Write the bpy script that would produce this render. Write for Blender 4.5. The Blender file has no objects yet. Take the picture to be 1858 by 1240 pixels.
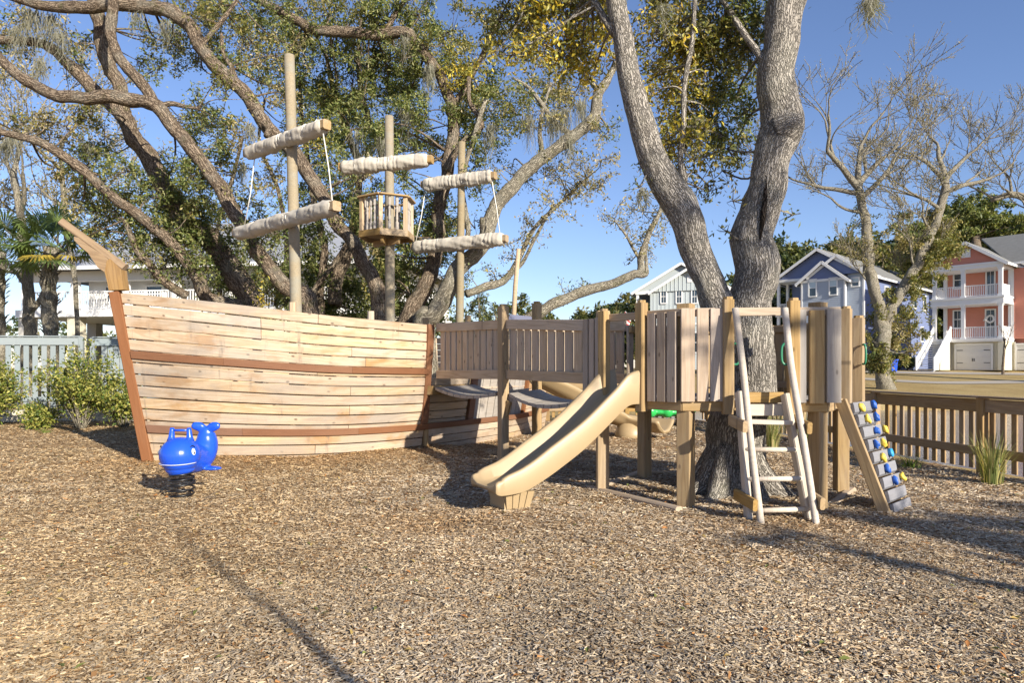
import bpy, math, random
import numpy as np
from mathutils import Vector, noise as mnoise

random.seed(7); RNG = np.random.default_rng(7)
scene = bpy.context.scene
col = scene.collection

# ------------------------------------------------------------------ camera
F = 1239.0; CX = 929.0; HY = 668.0; EYE = 1.55      # focal length in photo pixels, centre column, horizon row, eye height
cam_d = bpy.data.cameras.new('camera'); cam = bpy.data.objects.new('camera', cam_d); col.objects.link(cam)
cam.location = (0, 0, EYE); cam.rotation_euler = (math.radians(90), 0, 0)
cam_d.sensor_width = 36; cam_d.lens = 36*F/1858; cam_d.shift_y = (HY-620)/1858
cam_d.clip_start = 0.05; cam_d.clip_end = 3000
scene.camera = cam

# ------------------------------------------------------------------ light
SUN_EL = math.radians(21.5)
SUN_AZ = (0.60, -0.80)                                 # towards the sun, on the ground plane
world = bpy.data.worlds.new('World'); scene.world = world; world.use_nodes = True
wn = world.node_tree.nodes; wl = world.node_tree.links
sky = wn.new('ShaderNodeTexSky'); sky.sky_type = 'NISHITA'; sky.sun_disc = False
sky.sun_elevation = SUN_EL; sky.sun_rotation = math.atan2(SUN_AZ[0], SUN_AZ[1])
sky.air_density = 1.0; sky.dust_density = 0.2; sky.ozone_density = 4.0; sky.altitude = 0
wn['Background'].inputs['Strength'].default_value = 0.094
tint = wn.new('ShaderNodeMix'); tint.data_type = 'RGBA'; tint.blend_type = 'MULTIPLY'; tint.inputs['Factor'].default_value = 1.0
tint.inputs['B'].default_value = (1.0, .89, .96, 1)          # the slightly violet winter blue of this sky
wl.new(sky.outputs[0], tint.inputs['A']); wl.new(tint.outputs['Result'], wn['Background'].inputs['Color'])
sd = bpy.data.lights.new('sun', 'SUN'); sun = bpy.data.objects.new('sun', sd); col.objects.link(sun)
sd.energy = 4.5; sd.angle = math.radians(0.55); sd.color = (1.0, 0.91, 0.77)
sv = Vector((SUN_AZ[0]*math.cos(SUN_EL), SUN_AZ[1]*math.cos(SUN_EL), math.sin(SUN_EL)))
sun.rotation_euler = sv.to_track_quat('Z', 'Y').to_euler(); sun.location = (20, -25, 30)
vs = scene.view_settings
vs.view_transform = 'Standard'; vs.look = 'None'; vs.exposure = 1.0; vs.gamma = 1.0; vs.use_curve_mapping = False
scene.cycles.max_bounces = 6; scene.cycles.diffuse_bounces = 3; scene.cycles.glossy_bounces = 2; scene.cycles.transmission_bounces = 3

# ------------------------------------------------------------------ helpers
def at(px, py, Y):
    "world point seen at photo pixel (px, py) at distance Y"
    return Vector(((px-CX)*Y/F, Y, EYE-(py-HY)*Y/F))
def gp(px, py, z=0.0):
    "ground point at height z seen at a photo pixel"
    Y = (EYE-z)*F/(py-HY); return Vector(((px-CX)*Y/F, Y, z))
ORG = {}
def tag(o, label, cat=None, group=None, kind=None):
    if label: o['label'] = label
    if cat: o['category'] = cat
    if group: o['group'] = group
    if kind: o['kind'] = kind
    return o
def thing(name, loc, label, cat, group=None):
    o = bpy.data.objects.new(name, None); col.objects.link(o); o.location = loc
    o.empty_display_size = .2
    ORG[o.name] = Vector(loc); return tag(o, label, cat, group)
def mesh(name, V, Fc, mat, parent=None, g=None, colr=None, smooth=False, loc=None):
    V = np.asarray(V, dtype=np.float32).reshape(-1, 3)
    if parent is not None: L = ORG[parent.name]
    elif loc is not None: L = Vector(loc)
    else: L = Vector(((V[:,0].min()+V[:,0].max())/2, (V[:,1].min()+V[:,1].max())/2, V[:,2].min()))
    W = V - np.array(L, dtype=np.float32)
    me = bpy.data.meshes.new(name)
    if isinstance(Fc, np.ndarray):
        n, k = Fc.shape
        me.vertices.add(len(W)); me.vertices.foreach_set('co', W.ravel())
        me.loops.add(n*k); me.loops.foreach_set('vertex_index', Fc.ravel().astype(np.int32))
        me.polygons.add(n); me.polygons.foreach_set('loop_start', np.arange(0, n*k, k, dtype=np.int32))
        me.polygons.foreach_set('loop_total', np.full(n, k, dtype=np.int32))
        me.update(calc_edges=True)
    else:
        me.from_pydata([tuple(map(float, v)) for v in W], [], Fc); me.update()
    if g is not None:
        a = me.attributes.new('g', 'FLOAT_VECTOR', 'POINT'); a.data.foreach_set('vector', np.asarray(g, dtype=np.float32).ravel())
    if colr is not None:
        a = me.attributes.new('Col', 'FLOAT_COLOR', 'POINT'); a.data.foreach_set('color', np.asarray(colr, dtype=np.float32).ravel())
    if smooth: me.polygons.foreach_set('use_smooth', np.ones(len(me.polygons), dtype=bool))
    if mat is not None: me.materials.append(mat)
    o = bpy.data.objects.new(name, me); col.objects.link(o)
    if parent is not None: o.parent = parent
    else: o.location = L
    ORG[o.name] = L
    return o
class MB:
    "collects several shapes into one mesh"
    def __init__(s): s.V = []; s.F = []; s.G = []; s.n = 0
    def add(s, V, Fc, g=None):
        V = [Vector(v) for v in V]
        s.V += V; s.F += [tuple(i+s.n for i in f) for f in Fc]; s.n += len(V)
        s.G += (list(g) if g is not None else [tuple(v) for v in V]); return s
    def build(s, name, mat, parent=None, smooth=False): return mesh(name, s.V, s.F, mat, parent, g=s.G, smooth=smooth)
def roff(): return (random.uniform(-40, 40), random.uniform(-40, 40), random.uniform(-40, 40))
def beam_geo(p0, p1, w, t, up=(0,0,1), ch=0.006):
    "bar from p0 to p1, w across, t along up, with chamfered edges"
    p0 = Vector(p0); p1 = Vector(p1); d = (p1-p0); L = d.length; d.normalize()
    up = Vector(up); s = d.cross(up)
    if s.length < 1e-4: s = d.cross(Vector((1,0,0)))
    s.normalize(); u = s.cross(d).normalized()
    ch = min(ch, w*.3, t*.3); a, b = w/2, t/2
    prof = [(a-ch,-b),(a,-b+ch),(a,b-ch),(a-ch,b),(-a+ch,b),(-a,b-ch),(-a,-b+ch),(-a+ch,-b)]
    o = roff(); V = []; G = []
    for e, q in ((0., p0), (L, p1)):
        for x, y in prof: V.append(q+s*x+u*y); G.append((e+o[0], x+o[1], y+o[2]))
    Fc = [tuple(range(7,-1,-1)), tuple(range(8,16))] + [(i, (i+1)%8, 8+(i+1)%8, 8+i) for i in range(8)]
    return V, Fc, G
def beam(name, p0, p1, w, t, mat, parent=None, up=(0,0,1), ch=0.006):
    V, Fc, G = beam_geo(p0, p1, w, t, up, ch); return mesh(name, V, Fc, mat, parent, g=G)
def box_geo(a, b):
    (x0,y0,z0), (x1,y1,z1) = a, b
    V = [(x0,y0,z0),(x1,y0,z0),(x1,y1,z0),(x0,y1,z0),(x0,y0,z1),(x1,y0,z1),(x1,y1,z1),(x0,y1,z1)]
    return V, [(3,2,1,0),(4,5,6,7),(0,1,5,4),(1,2,6,5),(2,3,7,6),(3,0,4,7)]
def catmull(P, k):
    P = [np.array(p, float) for p in P]; Q = [2*P[0]-P[1]]+P+[2*P[-1]-P[-2]]; out = []
    for i in range(1, len(Q)-2):
        for j in range(k):
            t = j/k; a, b, c, d = Q[i-1], Q[i], Q[i+1], Q[i+2]
            out.append(.5*((2*b)+(c-a)*t+(2*a-5*b+4*c-d)*t*t+(3*b-a-3*c+d)*t**3))
    out.append(Q[-2]); return out
def tube_geo(pts, rad, n=10, cap=True, wob=0.0, wfreq=2.0, squash=None):
    pts = [Vector(p) for p in pts]; m = len(pts)
    T = [(pts[min(i+1,m-1)]-pts[max(i-1,0)]).normalized() for i in range(m)]
    a = T[0].cross(Vector((0.3,1,0.2))); a.normalize(); V = []; G = []; L = 0
    so = Vector(roff())
    for i in range(m):
        a = (a - T[i]*a.dot(T[i])).normalized(); b = T[i].cross(a)
        if i: L += (pts[i]-pts[i-1]).length
        r = rad[i] if hasattr(rad, '__len__') else rad
        for j in range(n):
            th = 2*math.pi*j/n; rr = r
            e = a*math.cos(th)+b*math.sin(th)
            if wob: rr = r*(1+wob*mnoise.noise((pts[i]+e*r)*wfreq+so))
            V.append(pts[i]+e*rr); G.append((r*math.cos(th)+so.x, r*math.sin(th)+so.y, L+so.z))
    Fc = [(i*n+j, i*n+(j+1)%n, (i+1)*n+(j+1)%n, (i+1)*n+j) for i in range(m-1) for j in range(n)]
    if cap: Fc += [tuple(range(n-1,-1,-1)), tuple(range((m-1)*n, m*n))]
    return V, Fc, G
def tube(name, pts, rad, mat, parent=None, n=10, **k):
    V, Fc, G = tube_geo(pts, rad, n, **k); return mesh(name, V, Fc, mat, parent, g=G, smooth=True)
def prism(name, poly, off, mat, parent=None):
    "flat polygon given by 3D points, given thickness by the vector off"
    n = len(poly); V = [Vector(p) for p in poly]; V += [v+Vector(off) for v in V]
    Fc = [tuple(range(n-1,-1,-1)), tuple(range(n,2*n))]+[(i,(i+1)%n,n+(i+1)%n,n+i) for i in range(n)]
    d = (V[1]-V[0]).normalized(); o = roff(); c = V[0]
    nn = Vector(off).normalized(); e = nn.cross(d)
    G = [((v-c).dot(d)+o[0], (v-c).dot(e)+o[1], (v-c).dot(nn)+o[2]) for v in V]
    return mesh(name, V, Fc, mat, parent, g=G)
def sphere_geo(c, r, nu=20, nv=12):
    c = Vector(c); r = Vector(r) if hasattr(r, '__len__') else Vector((r,r,r)); V = [c+Vector((0,0,-r.z))]
    for i in range(1, nv):
        ph = -math.pi/2+math.pi*i/nv
        for j in range(nu):
            th = 2*math.pi*j/nu; V.append(c+Vector((r.x*math.cos(ph)*math.cos(th), r.y*math.cos(ph)*math.sin(th), r.z*math.sin(ph))))
    V.append(c+Vector((0,0,r.z))); Fc = []
    for j in range(nu): Fc.append((0, 1+(j+1)%nu, 1+j))
    for i in range(nv-2):
        for j in range(nu):
            a = 1+i*nu; Fc.append((a+j, a+(j+1)%nu, a+nu+(j+1)%nu, a+nu+j))
    a = 1+(nv-2)*nu
    for j in range(nu): Fc.append((a+j, a+(j+1)%nu, len(V)-1))
    return V, Fc
def sstep(x, a, b):
    t = np.clip((x-a)/(b-a), 0, 1); return t*t*(3-2*t)

# ------------------------------------------------------------------ materials
def newmat(name):
    m = bpy.data.materials.new(name); m.use_nodes = True; nt = m.node_tree
    return m, nt, nt.nodes['Principled BSDF']
def N(nt, t, **k):
    n = nt.nodes.new(t)
    for a, b in k.items(): setattr(n, a, b)
    return n
def mathn(nt, op, a, b=None, clamp=False):
    n = N(nt, 'ShaderNodeMath', operation=op, use_clamp=clamp)
    for i, v in enumerate((a, b)):
        if v is None: continue
        if isinstance(v, (int, float)): n.inputs[i].default_value = v
        else: nt.links.new(v, n.inputs[i])
    return n.outputs[0]
def mixc(nt, fac, a, b, mode='MIX'):
    n = N(nt, 'ShaderNodeMix', data_type='RGBA', blend_type=mode)
    for s, v in ((n.inputs['Factor'], fac), (n.inputs['A'], a), (n.inputs['B'], b)):
        if isinstance(v, (int, float)): s.default_value = v
        elif isinstance(v, (tuple, list)): s.default_value = tuple(v)[:3]+(1,)
        else: nt.links.new(v, s)
    return n.outputs['Result']
def noise(nt, vec, scale, detail=4, rough=.55, dist=0.0):
    n = N(nt, 'ShaderNodeTexNoise'); n.inputs['Scale'].default_value = scale; n.inputs['Detail'].default_value = detail
    n.inputs['Roughness'].default_value = rough; n.inputs['Distortion'].default_value = dist
    if vec is not None: nt.links.new(vec, n.inputs['Vector'])
    return n.outputs['Fac']
def mapv(nt, vec, sc):
    n = N(nt, 'ShaderNodeVectorMath', operation='MULTIPLY'); nt.links.new(vec, n.inputs[0]); n.inputs[1].default_value = sc
    return n.outputs[0]
def ramp(nt, fac, p0, p1, c0=0.0, c1=1.0):
    n = N(nt, 'ShaderNodeMapRange'); nt.links.new(fac, n.inputs['Value'])
    for k, v in (('From Min', p0), ('From Max', p1), ('To Min', c0), ('To Max', c1)): n.inputs[k].default_value = v
    n.interpolation_type = 'SMOOTHSTEP'
    return n.outputs['Result']
def bump(nt, h, strength, dist, bsdf):
    b = N(nt, 'ShaderNodeBump'); b.inputs['Strength'].default_value = strength; b.inputs['Distance'].default_value = dist
    nt.links.new(h, b.inputs['Height']); nt.links.new(b.outputs[0], bsdf.inputs['Normal'])
def attr(nt, name, out='Vector'): return N(nt, 'ShaderNodeAttribute', attribute_name=name).outputs[out]
def geo_pos(nt): return N(nt, 'ShaderNodeNewGeometry').outputs['Position']

def wood(name, light, dark, gray=(.42,.40,.37), gray_amt=.3, rings=.5, knots=.8, rough=.75, streak=0.0, tint=.18, mildew=.25):
    m, nt, b = newmat(name); g = attr(nt, 'g')
    fine = noise(nt, mapv(nt, g, (3., 55., 55.)), 1.0, 5, .65)
    med = noise(nt, mapv(nt, g, (.45, 6.5, 6.5)), 1.0, 2, .4)
    ring = mathn(nt, 'MULTIPLY_ADD', mathn(nt, 'SINE', mathn(nt, 'MULTIPLY', med, 58.)), .5)
    nt.nodes[-1].inputs[2].default_value = .5
    ring = ramp(nt, ring, .35, 1.0)
    c = mixc(nt, mathn(nt, 'MULTIPLY', ring, rings), light, dark)
    c = mixc(nt, ramp(nt, fine, .35, .75, 0, .45), c, dark)
    # knots
    vo = N(nt, 'ShaderNodeTexVoronoi', feature='F1', voronoi_dimensions='2D'); vo.inputs['Scale'].default_value = 1.0; vo.inputs['Randomness'].default_value = 1
    wv = N(nt, 'ShaderNodeVectorMath', operation='ADD'); nt.links.new(mapv(nt, g, (2.3, 6.5, .5)), wv.inputs[0])
    nt.links.new(N(nt, 'ShaderNodeTexNoise').outputs['Color'], wv.inputs[1])
    nt.links.new(mapv(nt, g, (3.0, 6.0, 1.)), vo.inputs['Vector'])
    kn = ramp(nt, vo.outputs['Distance'], .03, .12, 1., 0.)
    sel = ramp(nt, N(nt, 'ShaderNodeSeparateColor').outputs[0], .72, .75)
    nt.links.new(vo.outputs['Color'], nt.nodes[-2].inputs[0])
    kn = mathn(nt, 'MULTIPLY', mathn(nt, 'MULTIPLY', kn, sel), knots)
    c = mixc(nt, kn, c, tuple(x*.28 for x in dark))
    # weathering
    pos = geo_pos(nt)
    wth = noise(nt, mapv(nt, g, (.8, 3.5, 3.5)), 1.0, 4, .6)
    c = mixc(nt, ramp(nt, wth, .42, .72, 0, gray_amt), c, gray)
    if streak:
        pat = noise(nt, mapv(nt, pos, (.55, .55, 1.6)), 1.0, 5, .65); c = mixc(nt, ramp(nt, pat, .46, .64, 0, .7), c, (.33,.285,.24))
        org = noise(nt, mapv(nt, pos, (1.1, 1.1, 2.4)), 1.3, 4, .6); c = mixc(nt, ramp(nt, org, .52, .70, 0, .6), c, (.36,.20,.085))
        st = noise(nt, mapv(nt, pos, (9., 9., .8)), 1.0, 4, .6); big = noise(nt, pos, .9, 2)
        st = mathn(nt, 'MULTIPLY', ramp(nt, st, .55, .78), ramp(nt, big, .45, .62))
        c = mixc(nt, mathn(nt, 'MULTIPLY', st, streak), c, (.16,.14,.12))
    mil = noise(nt, pos, 14., 4, .7)
    c = mixc(nt, ramp(nt, mil, .6, .8, 0, mildew), c, (.13,.11,.09))
    oi = N(nt, 'ShaderNodeObjectInfo').outputs['Random']
    hsv = N(nt, 'ShaderNodeHueSaturation'); nt.links.new(c, hsv.inputs['Color'])
    nt.links.new(ramp(nt, oi, 0, 1, 1-tint, 1+tint*.7), hsv.inputs['Value'])
    nt.nodes[-1].interpolation_type = 'LINEAR'
    sat = mathn(nt, 'FRACT', mathn(nt, 'MULTIPLY', oi, 7.31)); nt.links.new(mathn(nt, 'MULTIPLY_ADD', sat, .35), hsv.inputs['Saturation'])
    hsv.inputs['Saturation'].links[0].from_node.inputs[2].default_value = .82
    nt.links.new(hsv.outputs[0], b.inputs['Base Color']); b.inputs['Roughness'].default_value = rough
    b.inputs['Specular IOR Level'].default_value = .25
    h = mathn(nt, 'ADD', mathn(nt, 'MULTIPLY', fine, .7), mathn(nt, 'MULTIPLY', ring, -.3))
    bump(nt, mathn(nt, 'SUBTRACT', h, kn), .35, .004, b)
    return m
def plain(name, c, rough=.5, var=.12, vscale=6., bmp=0., metal=0., spec=.5, dirt=None):
    m, nt, b = newmat(name); pos = geo_pos(nt)
    n1 = noise(nt, pos, vscale, 5, .6)
    cc = mixc(nt, n1, tuple(x*(1-var) for x in c), tuple(min(1, x*(1+var)) for x in c))
    if dirt: cc = mixc(nt, ramp(nt, noise(nt, pos, vscale*.6, 5, .7), .52, .8, 0, dirt[1]), cc, dirt[0])
    nt.links.new(cc, b.inputs['Base Color']); b.inputs['Roughness'].default_value = rough
    b.inputs['Metallic'].default_value = metal; b.inputs['Specular IOR Level'].default_value = spec
    if bmp: bump(nt, noise(nt, pos, vscale*8, 4, .6), bmp, .005, b)
    return m
def bark(name, c0, c1, moss=0.25, scale=1.0, depth=.03, lichen=.3, zs=4.0):
    m, nt, b = newmat(name); g = attr(nt, 'g'); pos = geo_pos(nt)
    gv = N(nt, 'ShaderNodeVectorMath', operation='ADD'); nt.links.new(mapv(nt, g, (26*scale, 26*scale, zs*scale)), gv.inputs[0])
    dn = N(nt, 'ShaderNodeTexNoise'); dn.inputs['Scale'].default_value = 9*scale; dn.inputs['Detail'].default_value = 3; nt.links.new(g, dn.inputs['Vector'])
    nt.links.new(mapv(nt, dn.outputs['Color'], (2.2,2.2,2.2)), gv.inputs[1])
    vo = N(nt, 'ShaderNodeTexVoronoi', feature='DISTANCE_TO_EDGE'); vo.inputs['Scale'].default_value = 1.0; nt.links.new(gv.outputs[0], vo.inputs['Vector'])
    edge = ramp(nt, vo.outputs['Distance'], .0, .22)
    fine = noise(nt, mapv(nt, g, (70*scale, 70*scale, 22*scale)), 1, 5, .7)
    h = mathn(nt, 'ADD', edge, mathn(nt, 'MULTIPLY', fine, .55))
    c = mixc(nt, ramp(nt, h, .25, 1.3), c0, c1)
    big = noise(nt, pos, 2.3, 4, .6)
    c = mixc(nt, ramp(nt, big, .48, .66, 0, lichen), c, (.36,.35,.29))
    if moss: c = mixc(nt, ramp(nt, noise(nt, pos, 3.7, 4, .6), .56, .7, 0, moss), c, (.10,.11,.03))
    nt.links.new(c, b.inputs['Base Color']); b.inputs['Roughness'].default_value = .95; b.inputs['Specular IOR Level'].default_value = .1
    bump(nt, h, 1.0, depth, b)
    return m
def leafmat(name, trans=.3, rough=.45):
    m, nt, b = newmat(name); c = attr(nt, 'Col', 'Color')
    nt.links.new(c, b.inputs['Base Color']); b.inputs['Roughness'].default_value = rough; b.inputs['Specular IOR Level'].default_value = .35
    tr = N(nt, 'ShaderNodeBsdfTranslucent'); nt.links.new(mixc(nt, 1.0, c, (1.5,1.45,.7), 'MULTIPLY'), tr.inputs['Color'])
    mx = N(nt, 'ShaderNodeMixShader'); mx.inputs[0].default_value = trans
    nt.links.new(b.outputs[0], mx.inputs[1]); nt.links.new(tr.outputs[0], mx.inputs[2])
    nt.links.new(mx.outputs[0], nt.nodes['Material Output'].inputs['Surface'])
    return m
M = {}
M['hull'] = wood('hull_pine', (.57,.44,.30), (.385,.26,.14), gray=(.38,.345,.31), gray_amt=.5, rings=.5, knots=.9, streak=.85, tint=.17, mildew=.18)
M['gray'] = wood('weathered_board', (.45,.365,.285), (.28,.21,.15), gray=(.39,.355,.32), gray_amt=.4, rings=.35, knots=.7, tint=.15)
M['silver'] = wood('silvered_board', (.38,.345,.305), (.24,.21,.18), gray=(.38,.365,.345), gray_amt=.6, rings=.25, knots=.5, tint=.12)
M['post'] = wood('treated_post', (.385,.265,.122), (.235,.14,.058), gray_amt=.22, rings=.4, knots=.6, tint=.12)
M['rail'] = wood('pale_rail', (.47,.365,.25), (.33,.235,.15), gray_amt=.3, rings=.35, knots=.5, tint=.12)
M['carved'] = wood('carved_stem', (.285,.185,.09), (.175,.105,.05), gray_amt=.1, rings=.5, knots=.2, tint=.1)
M['pole'] = wood('round_pole', (.30,.25,.17), (.185,.15,.095), gray=(.25,.245,.205), gray_amt=.65, rings=.3, knots=.5, tint=.1, mildew=.35)
M['ladder'] = wood('ladder_wood', (.57,.50,.41), (.42,.34,.26), gray_amt=.25, rings=.25, knots=.4, tint=.08)
M['fence'] = wood('brown_fence', (.38,.26,.13), (.22,.13,.06), gray_amt=.18, rings=.35, knots=.7, tint=.15)
M['trim'] = wood('redbrown_trim', (.215,.108,.062), (.155,.072,.04), gray=(.28,.165,.105), gray_amt=.3, rings=.15, knots=.1, tint=.06, mildew=.1)
M['bluefence'] = wood('bluegray_paint', (.255,.30,.315), (.21,.25,.265), gray=(.28,.32,.335), gray_amt=.4, rings=.12, knots=.1, tint=.06)
M['tan'] = plain('tan_plastic', (.37,.275,.155), .45, .06, 3., 0.05, spec=.5, dirt=((.30,.22,.12), .25))
M['canvas'] = plain('canvas', (.50,.46,.39), .95, .18, 5., .35, spec=.05, dirt=((.23,.21,.175), .75))
M['rope'] = plain('white_rope', (.68,.66,.60), .9, .1, 20., .3)
M['blue'] = plain('blue_plastic', (.015,.085,.60), .26, .08, 6., 0.04, dirt=((.05,.10,.42), .25))
M['green'] = plain('green_plastic', (.03,.42,.09), .3, .08, 6., 0)
M['handle'] = plain('green_metal', (.03,.20,.11), .35, .1, 9., 0)
M['black'] = plain('black_steel', (.012,.012,.013), .35, .2, 9., 0.1)
M['eyewhite'] = plain('white_print', (.8,.8,.8), .4, .02)
M['holdblue'] = plain('hold_blue', (.02,.10,.42), .5, .1, 20., .1)
M['holdlight'] = plain('hold_light_blue', (.03,.30,.62), .5, .1, 20., .1)
M['holdyellow'] = plain('hold_yellow', (.72,.53,.07), .5, .1, 20., .1)
M['bark'] = bark('oak_bark', (.085,.062,.045), (.285,.225,.165), moss=.35, scale=1.25, depth=.024)
M['barkfront'] = bark('gray_oak_bark', (.155,.14,.122), (.43,.395,.345), moss=.10, scale=1.7, depth=.022, zs=2.4)
M['barkpale'] = bark('pale_bark', (.15,.132,.10), (.375,.34,.265), moss=.4, scale=1.3, depth=.02)
M['leaf'] = leafmat('oak_leaf'); M['bushleaf'] = leafmat('bush_leaf', .25); M['frond'] = leafmat('palm_frond', .2, .35)
M['mossy'] = leafmat('spanish_moss', .35, .9)
M['straw'] = leafmat('grass_blade', .3, .6)
M['lap'] = wood('gray_lap_board', (.21,.21,.225), (.15,.15,.16), gray=(.25,.255,.275), gray_amt=.6, rings=.2, knots=.3, tint=.12)
M['bridge'] = wood('bridge_rail_wood', (.54,.43,.31), (.34,.25,.165), gray=(.45,.40,.345), gray_amt=.35, rings=.4, knots=.8, tint=.12)
# ------------------------------------------------------------------ ground
def fence_x(y): return 6.94-.145*(y-9.8)
HB = [(-5.87,11.2),(-4.6,11.12),(-3.3,11.42),(-2.4,11.95),(-1.7,12.72),(-.9,13.9),(0.,15.4),(.45,16.7),(.87,18.2)]   # foot of the hull
def lawn(y): return np.where(y < 36, 0.0, np.clip((y-36)/21., 0, 1)*1.47-.1+.1*np.clip((y-57)/5., 0, 1)*0)
def gz(x, y):
    x = np.asarray(x, float); y = np.asarray(y, float)
    z = np.interp(y, [-400, 34, 36, 57, 3000], [0, 0, 0, 1.37, 1.37])
    edge = np.where(y < 20.6, x-fence_x(np.minimum(y, 20.6))-.5, np.minimum(x-4.5, 99))
    dip = sstep(edge, 0, 2.0)*(1-sstep(y, 32.5, 36))*sstep(y, -10, -6)*(1-sstep(x, 44, 50))
    return z-1.1*dip-.05
def near(x, y, pts, r):
    d = np.full(np.shape(x), 9e9)
    for (a, b), (c, e) in zip(pts[:-1], pts[1:]):
        vx, vy = c-a, e-b; t = np.clip(((x-a)*vx+(y-b)*vy)/(vx*vx+vy*vy), 0, 1)
        d = np.minimum(d, np.hypot(x-a-t*vx, y-b-t*vy))
    return np.exp(-(d/r)**2)
def vnoise(x, y, s, seed=0):
    "cheap smooth value noise on numpy arrays"
    r = np.random.default_rng(seed).random((64, 64)); X = x*s; Y = y*s
    xi = np.floor(X).astype(int); yi = np.floor(Y).astype(int); fx = X-xi; fy = Y-yi
    fx = fx*fx*(3-2*fx); fy = fy*fy*(3-2*fy); g = lambda i, j: r[(xi+i)%64, (yi+j)%64]
    return (g(0,0)*(1-fx)+g(1,0)*fx)*(1-fy)+(g(0,1)*(1-fx)+g(1,1)*fx)*fy
def mulch_z(x, y):
    x = np.asarray(x, float); y = np.asarray(y, float)
    z = .05*(vnoise(x, y, .55, 1)-.5)+.045*(vnoise(x, y, 1.7, 2)-.5)+.02*(vnoise(x, y, 5., 3)-.5)
    z = z + .10*near(x, y, HB[1:5], .75)*(y < 40)
    z = z + .05*np.exp(-(((x+.0)/.8)**2+((y-7.15)/.7)**2)) - .05*np.exp(-(((x+.9)/.5)**2+((y-6.8)/.5)**2))
    return z
def grid(xs, ys, zf):
    X, Y = np.meshgrid(xs, ys); Z = zf(X, Y); V = np.stack([X, Y, Z], -1).reshape(-1, 3)
    nx, ny = len(xs), len(ys); i = np.arange((ny-1)*(nx-1)); r = i//(nx-1); c = i%(nx-1); a = r*nx+c
    return V, np.stack([a, a+1, a+nx+1, a+nx], -1)
def seg(*a):
    out = []
    for lo, hi, st in a: out += list(np.arange(lo, hi, st))
    return np.array(out+[a[-1][1]])

def ground_mat():
    m, nt, b = newmat('dormant_lawn'); p = geo_pos(nt)
    n1 = noise(nt, p, .35, 5, .6); n2 = noise(nt, p, 9., 5, .7); n3 = noise(nt, mapv(nt, p, (1,.3,1)), 3., 4, .6)
    c = mixc(nt, ramp(nt, n1, .3, .7), (.34,.25,.12), (.44,.34,.17))
    c = mixc(nt, ramp(nt, n2, .3, .75, 0, .5), c, (.22,.16,.07)); c = mixc(nt, ramp(nt, n3, .55, .72, 0, .3), c, (.20,.21,.07))
    nt.links.new(c, b.inputs['Base Color']); b.inputs['Roughness'].default_value = 1; b.inputs['Specular IOR Level'].default_value = 0
    bump(nt, n2, .8, .05, b); return m
V, Fc = grid(seg((-700,-60,80),(-60,-16,4),(-16,36,.5),(36,80,3),(80,780,100)), seg((-60,-12,6),(-12,60,.5),(60,120,6),(120,1500,115)), gz)
o = mesh('ground', V, Fc, ground_mat(), loc=(0,0,0), smooth=True); o['kind'] = 'structure'

def mulch_mat():
    m, nt, b = newmat('wood_chip_mulch'); p = geo_pos(nt)
    vs_ = []
    cols = None
    for k, (sc, st) in enumerate(((34., .0), (46., 1.2))):
        r = N(nt, 'ShaderNodeVectorRotate', rotation_type='Z_AXIS'); nt.links.new(p, r.inputs['Vector']); r.inputs['Angle'].default_value = .5+st
        dn = N(nt, 'ShaderNodeTexNoise'); dn.inputs['Scale'].default_value = 5; nt.links.new(p, dn.inputs['Vector'])
        ad = N(nt, 'ShaderNodeVectorMath', operation='ADD'); nt.links.new(mapv(nt, r.outputs[0], (sc*.42, sc*1.25, sc)), ad.inputs[0]); nt.links.new(mapv(nt, dn.outputs['Color'], (7,7,7)), ad.inputs[1])
        v = N(nt, 'ShaderNodeTexVoronoi', feature='F1'); v.inputs['Scale'].default_value = 1; nt.links.new(ad.outputs[0], v.inputs['Vector']); vs_.append(v)
    sep = N(nt, 'ShaderNodeSeparateColor'); nt.links.new(vs_[0].outputs['Color'], sep.inputs[0])
    sep2 = N(nt, 'ShaderNodeSeparateColor'); nt.links.new(vs_[1].outputs['Color'], sep2.inputs[0])
    t = mathn(nt, 'MULTIPLY_ADD', sep.outputs[0], .6); nt.nodes[-1].inputs[2].default_value = 0
    t = mathn(nt, 'ADD', t, mathn(nt, 'MULTIPLY', sep2.outputs[1], .4))
    cr = N(nt, 'ShaderNodeValToRGB'); nt.links.new(t, cr.inputs[0]); e = cr.color_ramp.elements
    e[0].position = .12; e[0].color = (.10,.076,.055,1); e[1].position = .9; e[1].color = (.58,.48,.35,1)
    for pos_, c_ in ((.3,(.24,.18,.12,1)),(.48,(.36,.27,.175,1)),(.66,(.45,.35,.235,1))): x = e.new(pos_); x.color = c_
    big = noise(nt, p, .55, 4, .6)
    c = mixc(nt, ramp(nt, big, .38, .66, 0, .4), cr.outputs[0], (.26,.18,.10))
    c = mixc(nt, 1.0, c, (.92,.79,.63), 'MULTIPLY')
    nt.links.new(c, b.inputs['Base Color']); b.inputs['Roughness'].default_value = .95; b.inputs['Specular IOR Level'].default_value = .1
    h = mathn(nt, 'SUBTRACT', t, mathn(nt, 'MULTIPLY', vs_[0].outputs['Distance'], .5))
    bump(nt, h, .8, .03, b); return m
M['mulch'] = mulch_mat()
V, Fc = grid(seg((-40,-12,1.),(-12,8.5,.16)), seg((-14,2,1.),(2,20.4,.16)), mulch_z)
cx = V[Fc].mean(1); keep = cx[:,0] < fence_x(cx[:,1])+.05
o = mesh('mulch_ground', V, Fc[keep], M['mulch'], loc=(0,0,0), smooth=True); o['kind'] = 'structure'

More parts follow.
